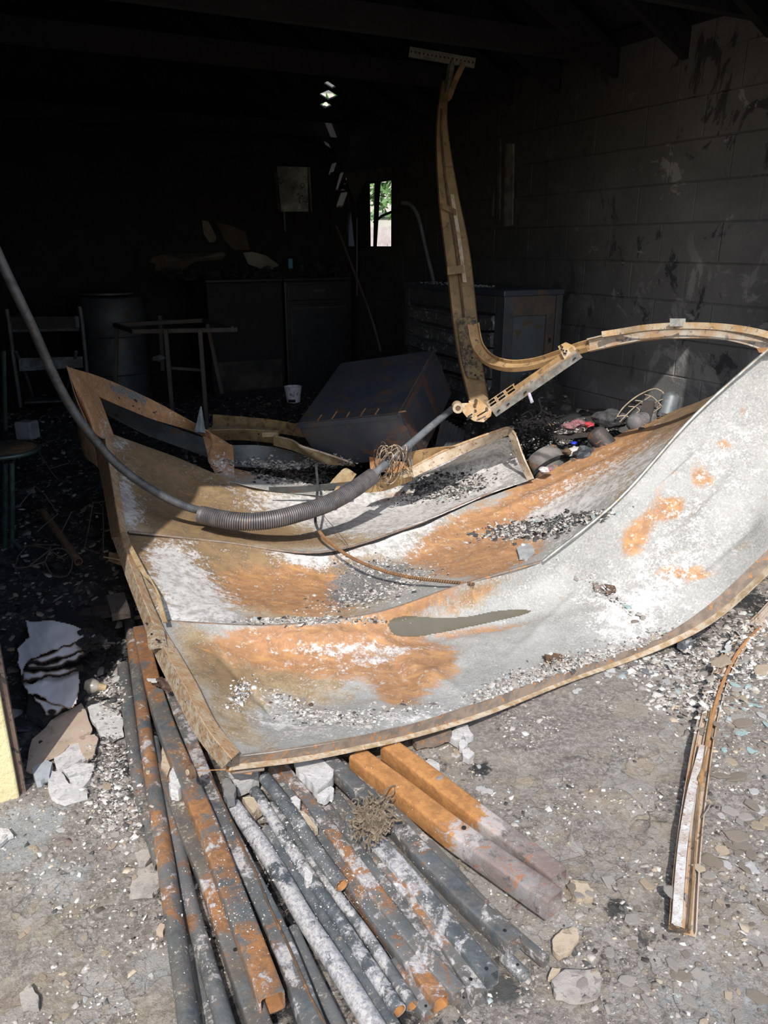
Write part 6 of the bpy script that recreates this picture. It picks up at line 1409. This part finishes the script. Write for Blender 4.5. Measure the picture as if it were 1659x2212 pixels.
def region(n, x0, x1, y0, y1, w0, w1, mats, name, lab, group, cat='rubble', cond=None, tilt=.15):
    for k_ in range(n):
        x, y = random.uniform(x0, x1), random.uniform(y0, y1)
        if cond and not cond(x, y): continue
        mt = random.choice(mats); big = random.random() < .35; wl_ = CW.get(mt.name, '')
        lab2 = lab
        for w_ in ('black or white ', 'grey-white ', 'brown-grey ', 'mixed ', 'dark ', 'dim ', 'pale ', 'teal-grey ', 'grey ', 'white ', 'burnt ', 'black '):
            if wl_ and w_ in lab2[:22]: lab2 = lab2.replace(w_, '', 1); break
        lab2 = (wl_ + ' ' + lab2).strip() if wl_ else lab2
        lab2 = ('larger ' if big else 'small ') + lab2.replace('small ', '')
        px_w = random.uniform((w0 + w1) / 2, w1) if big else random.uniform(w0, (w0 + w1) / 2)
        frag(x, y, px_w, mt, name, lab2, ('larger ' if big else 'small ') + (wl_ + ' ' if wl_ else '') + group, cat, tilt)
M['browns'] = simple('brown_spalled_flake', (.30, .245, .185), (.225, .185, .15), 20, .95, 0, .7, .006, 8, (.38, .33, .27))
DW, ST, TN, GT, CHM = M['drywall'], M['stone'], M['tanstone'], M['glass_t'], M['char']
region(80, 1230, 1659, 1880, 2212, 12, 50, [ST, ST, TN, ST, M['browns']], 'concrete_flake', 'brown-grey concrete flake in the bottom right litter', 'flakes in the bottom right litter', cond=lambda x, y: True)
region(80, 1510, 1659, 1400, 1900, 14, 60, [ST, TN, ST, DW, M['browns'], M['browns']], 'concrete_flake', 'concrete flake in the litter right of the bent strip', 'flakes right of the bent strip')
region(26, 860, 1060, 1620, 1760, 12, 34, [ST, DW, DW, TN], 'concrete_flake', 'grey-white flake in the litter above the orange beams', 'flakes above the orange beams', cond=lambda x, y: y < 1600 + (x - 830) * .72)
region(22, 1040, 1300, 1400, 1500, 8, 24, [DW, ST, DW], 'pale_flake', 'pale flake scattered along the front edge of the door', 'flakes along the front edge of the door', cond=lambda x, y: y > 1590 - (x - 850) * .36)
region(24, 1300, 1520, 1370, 1480, 10, 34, [DW, DW, ST, M['bluegrey']], 'pale_flake', 'pale flake in the rubble between the door and the bent strip', 'rubble between the door and the bent strip', cond=lambda x, y: y > 1395 - (x - 1400) * .7)
region(16, 1560, 1659, 1480, 1640, 10, 28, [GT], 'glass_piece', 'teal-grey broken glass piece right of the bent strip', 'teal glass right of the bent strip', 'glass')
region(7, 1440, 1520, 1510, 1640, 7, 16, [GT], 'glass_piece', 'small teal-grey glass piece left of the bent strip', 'teal glass left of the bent strip', 'glass')
region(36, 0, 340, 1760, 2212, 9, 30, [ST, ST, DW, TN], 'concrete_flake', 'small grey flake on the ground left of the tubes', 'flakes left of the tubes')
region(16, 200, 330, 1660, 1860, 12, 32, [ST, TN, ST], 'concrete_flake', 'grey flake in the dark litter beside the leftmost tube', 'flakes beside the leftmost tube', cond=lambda x, y: x < 285)
region(40, 560, 1000, 1780, 2180, 10, 26, [CHM], 'charcoal_lump', 'black charcoal lump between the tubes', 'charcoal between the tubes', 'charcoal', tilt=.5, cond=lambda x, y: hit(x, y)[0].z < .012)
region(20, 210, 262, 1470, 1580, 6, 12, [DW, DW, ST], 'plaster_crumb', 'white plaster crumb in the heap beside the bulb', 'crumbs beside the bulb')
region(34, 1070, 1240, 1115, 1165, 8, 22, [CHM, DW, CHM, GT], 'ash_flake', 'black or white ash flake lying in the hollow of the sheet', 'flakes in the hollow of the sheet', 'ash', cond=lambda x, y: abs(y - (1150 - (x - 1070) * .17)) < 24)
region(22, 890, 1010, 1020, 1065, 7, 18, [CHM, CHM, M['sootmetal'], ST], 'ash_flake', 'dark ash flake in the shade of the folded frame piece', 'flakes in the shade of the frame piece', 'ash')
region(20, 560, 690, 1490, 1545, 7, 20, [ST, M['rustdark'], DW], 'burnt_flake', 'burnt flake in the small heap on the nearest door panel', 'heap on the nearest door panel', 'ash', cond=lambda x, y: abs(y - (1500 + (x - 560) * .3)) < 16)
region(26, 530, 660, 1333, 1352, 6, 14, [DW, CHM, DW], 'ash_flake', 'ash flake lined up along the seam of the door', 'flakes along the door seam', 'ash')
region(26, 1240, 1400, 1240, 1345, 7, 22, [M['bluegrey'], ST, GT, ST], 'grey_flake', 'grey flake piled in the fold of the door', 'flakes in the fold of the door', 'ash', cond=lambda x, y: abs(y - (1255 + (x - 1250) * .62)) < 14)
region(60, 0, 260, 1010, 1320, 5, 15, [DW, ST, M['grime_white'], TN], 'pale_scrap', 'pale scrap lying in the black ash left of the door', 'scraps in the black ash at left', cond=lambda x, y: random.random() < .8)
region(60, 250, 640, 840, 900, 4, 14, [M['sootrust'], ST, M['sootmetal'], M['grime_white']], 'pale_scrap', 'dim scrap on the ash floor behind the door', 'scraps on the floor behind the door')
region(30, 520, 760, 1005, 1045, 5, 12, [DW, M['bluegrey'], CHM], 'ash_flake', 'grey ash flake in the heap behind the coil spring', 'flakes behind the coil spring', 'ash')

# fine litter: tens of thousands of crumbs as real geometry, in four stuff objects
BASEV = np.array([[-1, -1, -.6], [1, -1, -.6], [1, 1, -.6], [-1, 1, -.6], [-.7, -.7, .6], [.7, -.7, .6], [.7, .7, .6], [-.7, .7, .6]], float)
BASEF = np.array([[4, 5, 6, 7], [0, 1, 5, 4], [1, 2, 6, 5], [2, 3, 7, 6], [3, 0, 4, 7]])
def litter(name, P, S, Cc, lab, cat, flat=.5, lift=.3):
    n = len(P); an = rng.random(n) * 6.283; v = BASEV[None] * (1 + (rng.random((n, 8, 3)) - .5) * .9)
    v = v * np.stack([S, S * rng.uniform(.45, 1, n), S * flat * rng.uniform(.5, 1.3, n)], -1)[:, None]
    tx, ty = rng.normal(0, .35, n), rng.normal(0, .35, n)
    z = v[..., 2] + v[..., 0] * tx[:, None] + v[..., 1] * ty[:, None]
    x = v[..., 0] * np.cos(an)[:, None] - v[..., 1] * np.sin(an)[:, None]; y = v[..., 0] * np.sin(an)[:, None] + v[..., 1] * np.cos(an)[:, None]
    V_ = np.stack([x, y, z], -1) + P[:, None]; V_[..., 2] += (S * flat * lift)[:, None]
    Fa = (BASEF[None] + (np.arange(n) * 8)[:, None, None]).reshape(-1, 4)
    me = bpy.data.meshes.new(name); me.vertices.add(n * 8); me.vertices.foreach_set('co', V_.reshape(-1)); me.loops.add(len(Fa) * 4); me.loops.foreach_set('vertex_index', Fa.ravel())
    me.polygons.add(len(Fa)); me.polygons.foreach_set('loop_start', np.arange(len(Fa)) * 4); me.update(calc_edges=True); me.validate()
    ca = me.color_attributes.new('col', 'FLOAT_COLOR', 'POINT'); ca.data.foreach_set('color', np.repeat(np.concatenate([Cc, np.ones((n, 1))], 1), 8, 0).astype(np.float32).ravel())
    me.materials.append(M['chips']); o = bpy.data.objects.new(name, me); COL.objects.link(o)
    return tag(o, lab, cat, kind='stuff')
PAL = np.array([(.50, .47, .43), (.38, .345, .31), (.29, .26, .23), (.40, .33, .24), (.20, .175, .155), (.05, .05, .05), (.62, .60, .56), (.30, .35, .34), (.16, .12, .10)])
def pick(w, n): w = np.array(w, float); return PAL[rng.choice(len(PAL), n, p=w / w.sum())] * rng.uniform(.8, 1.15, (n, 1))
n = 52000
x = rng.uniform(-1.5, 2.5, n); y = rng.uniform(.6, 3.0, n)
dx, dy = x - GO.x, y - GO.y; b = dx * GV.x + dy * GV.y; dens = vnoise(x, y, 3.1) * .6 + vnoise(x, y, 9) * .5
cln, chr_, _w = gmask(x, y)
k = (b < .15) & (dens > .38 + .25 * cln) & (np.abs(x) < y * .62 + .25); x, y, chr_ = x[k], y[k], chr_[k]; n = len(x)
S = np.exp(rng.normal(-6.05, .55, n)).clip(.001, .011); cc_ = pick([3, 4, 4, 2.5, 3, 1.0, 2, .25, 1], n); dk = rng.random(n) < chr_ * .9; cc_[dk] *= .14
litter('gravel_litter', np.stack([x, y, hground(x, y)], -1), S, cc_, 'fine grey gravel and plaster crumbs scattered over the driveway', 'gravel')
n = 34000; u = rng.uniform(AL, AR, n); b = rng.uniform(0, 5.2, n) ** 1.0
x = GO.x + GU.x * u + GV.x * b; y = GO.y + GU.y * u + GV.y * b; cc_ = pick([.7, 1, 1, .6, 2, 13, .5, .15, 1.2], n) * .6
S = np.exp(rng.normal(-4.95, .55, n)).clip(.003, .024)
litter('ash_litter', np.stack([x, y, hground(x, y)], -1), S, cc_, 'black ash and charred scraps covering the garage floor', 'ash', flat=.35)
# crumbs lying on the sheets and tubes, found by casting down from above
def onsurf(n, polys, s0, w, name, lab, cat, spread=None):
    P = []
    for k_ in range(n):
        cx_, cy_, rx_, ry_, an_ = random.choice(polys); u_, v_ = random.gauss(0, .5), random.gauss(0, .5); a_ = math.radians(an_)
        px, py = cx_ + u_ * rx_ * math.cos(a_) - v_ * ry_ * math.sin(a_), cy_ + u_ * rx_ * math.sin(a_) + v_ * ry_ * math.cos(a_)
        r = hit(px, py)
        if r: P.append(tuple(r[0]))
    P = np.array(P); S = np.exp(rng.normal(s0, .45, len(P))).clip(.001, .014)
    litter(name, P, S, pick(w, len(P)), lab, cat, flat=.45)
onsurf(2600, [(1150, 1140, 110, 18, -10), (1130, 1148, 70, 16, 0), (1240, 1125, 60, 10, -12)] , -5.2, [3, 1, 1, 0, 1, 7, 2, .8, 0], 'ash_drift', 'drift of black and white ash chips in the hollow of the orange-stained sheet', 'ash')
onsurf(2600, [(640, 1020, 110, 22, 8), (700, 1000, 60, 14, 0), (600, 1010, 90, 14, 5), (650, 1035, 70, 10, 0)], -5.0, [3, 2, 1, 0, 1, 3, 3, .6, 0], 'ash_drift', 'heap of grey ash chips behind the coil spring', 'ash')
onsurf(1700, [(960, 1040, 80, 26, -8), (930, 1060, 70, 20, -15), (1000, 1060, 60, 16, -20)], -5.4, [1, 1, 1, 0, 1, 6, .6, .5, 0], 'ash_drift', 'dark ash chips under the folded frame piece', 'ash')
onsurf(2400, [(820, 1230, 110, 26, 5), (780, 1290, 110, 26, -10), (700, 1340, 120, 8, 0), (880, 1260, 60, 18, -25), (600, 1344, 70, 6, 2)], -5.7, [3, 3, 2, 0, 1, 2, 3, .8, 0], 'ash_drift', 'grey ash crumbs drifted in the middle panel of the door', 'ash')
onsurf(4200, [(1180, 1455, 130, 24, -20), (1100, 1480, 90, 22, -20), (1290, 1425, 90, 20, -20), (1400, 1390, 50, 12, -30), (1000, 1545, 160, 12, -17), (1240, 1440, 120, 30, -20)], -5.75, [3, 4, 3, .8, 2, 1, 2, .8, .6], 'plaster_drift', 'pale plaster crumbs spilled over the front edge of the door', 'rubble')
onsurf(1200, [(620, 1515, 60, 14, 25), (720, 1550, 120, 20, 5), (820, 1540, 160, 20, -5), (1320, 1290, 90, 14, 38), (520, 1500, 20, 40, 30)], -5.8, [4, 2, 1, 0, 1, 1, 4, .4, .5], 'plaster_drift', 'white crumbs sprinkled on the nearest door panel', 'rubble')
onsurf(1500, [(700, 1900, 220, 120, 50), (600, 1800, 120, 120, 50), (800, 1850, 160, 160, 40), (500, 1950, 120, 160, 20)], -6.9, [5, 2, 1, 0, 1, 1, 6, .3, .3], 'crumb_dusting', 'white crumbs dusted over the steel tubes', 'rubble')
onsurf(2600, [(1560, 1480, 120, 60, -40), (1450, 1430, 120, 24, -10), (1600, 1380, 60, 60, 0), (1480, 1500, 80, 40, 0)], -5.2, [3, 3, 2, 1, 2, 3, 3, .8, .6], 'rubble_drift', 'mixed rubble crumbs between the door and the bent strip', 'rubble')
onsurf(2600, [(240, 1500, 26, 40, 0), (240, 1650, 40, 60, 0), (230, 1480, 20, 20, 0), (250, 1750, 60, 60, 0)], -5.8, [3, 4, 3, 0, 3, 4, 2, .1, .6], 'plaster_heap', 'white and grey crumbs heaped between the papers and the leftmost tube', 'rubble')
onsurf(2600, [(1230, 925, 110, 12, 0), (1190, 960, 60, 30, 0), (1330, 900, 100, 14, -10), (1160, 925, 40, 20, 0)], -4.7, [1, 1, 1, 0, 1, 9, .8, .2, 1], 'charred_litter', 'charred black crumbs heaped behind the raised sheet', 'ash')
q = MB()
for k_ in range(900):
    cx_, cy_ = random.choice([(660, 1930), (720, 2010), (600, 1880), (560, 1790), (800, 2060), (690, 1980), (640, 2000), (750, 2080)]); x_, y_ = random.gauss(cx_, 26), random.gauss(cy_, 30); r = hit(x_, y_)
    if not r or r[0].z > .02: continue
    s_ = random.uniform(.004, .018); q.box(r[0], *[Vector((random.gauss(0, 1), random.gauss(0, 1), random.gauss(0, 1))).normalized() * s_ for _ in range(3)])
tag(q.build('charcoal_crumbs', M['char']), 'black charcoal crumbs filling the gaps between the tubes', 'charcoal', kind='stuff')
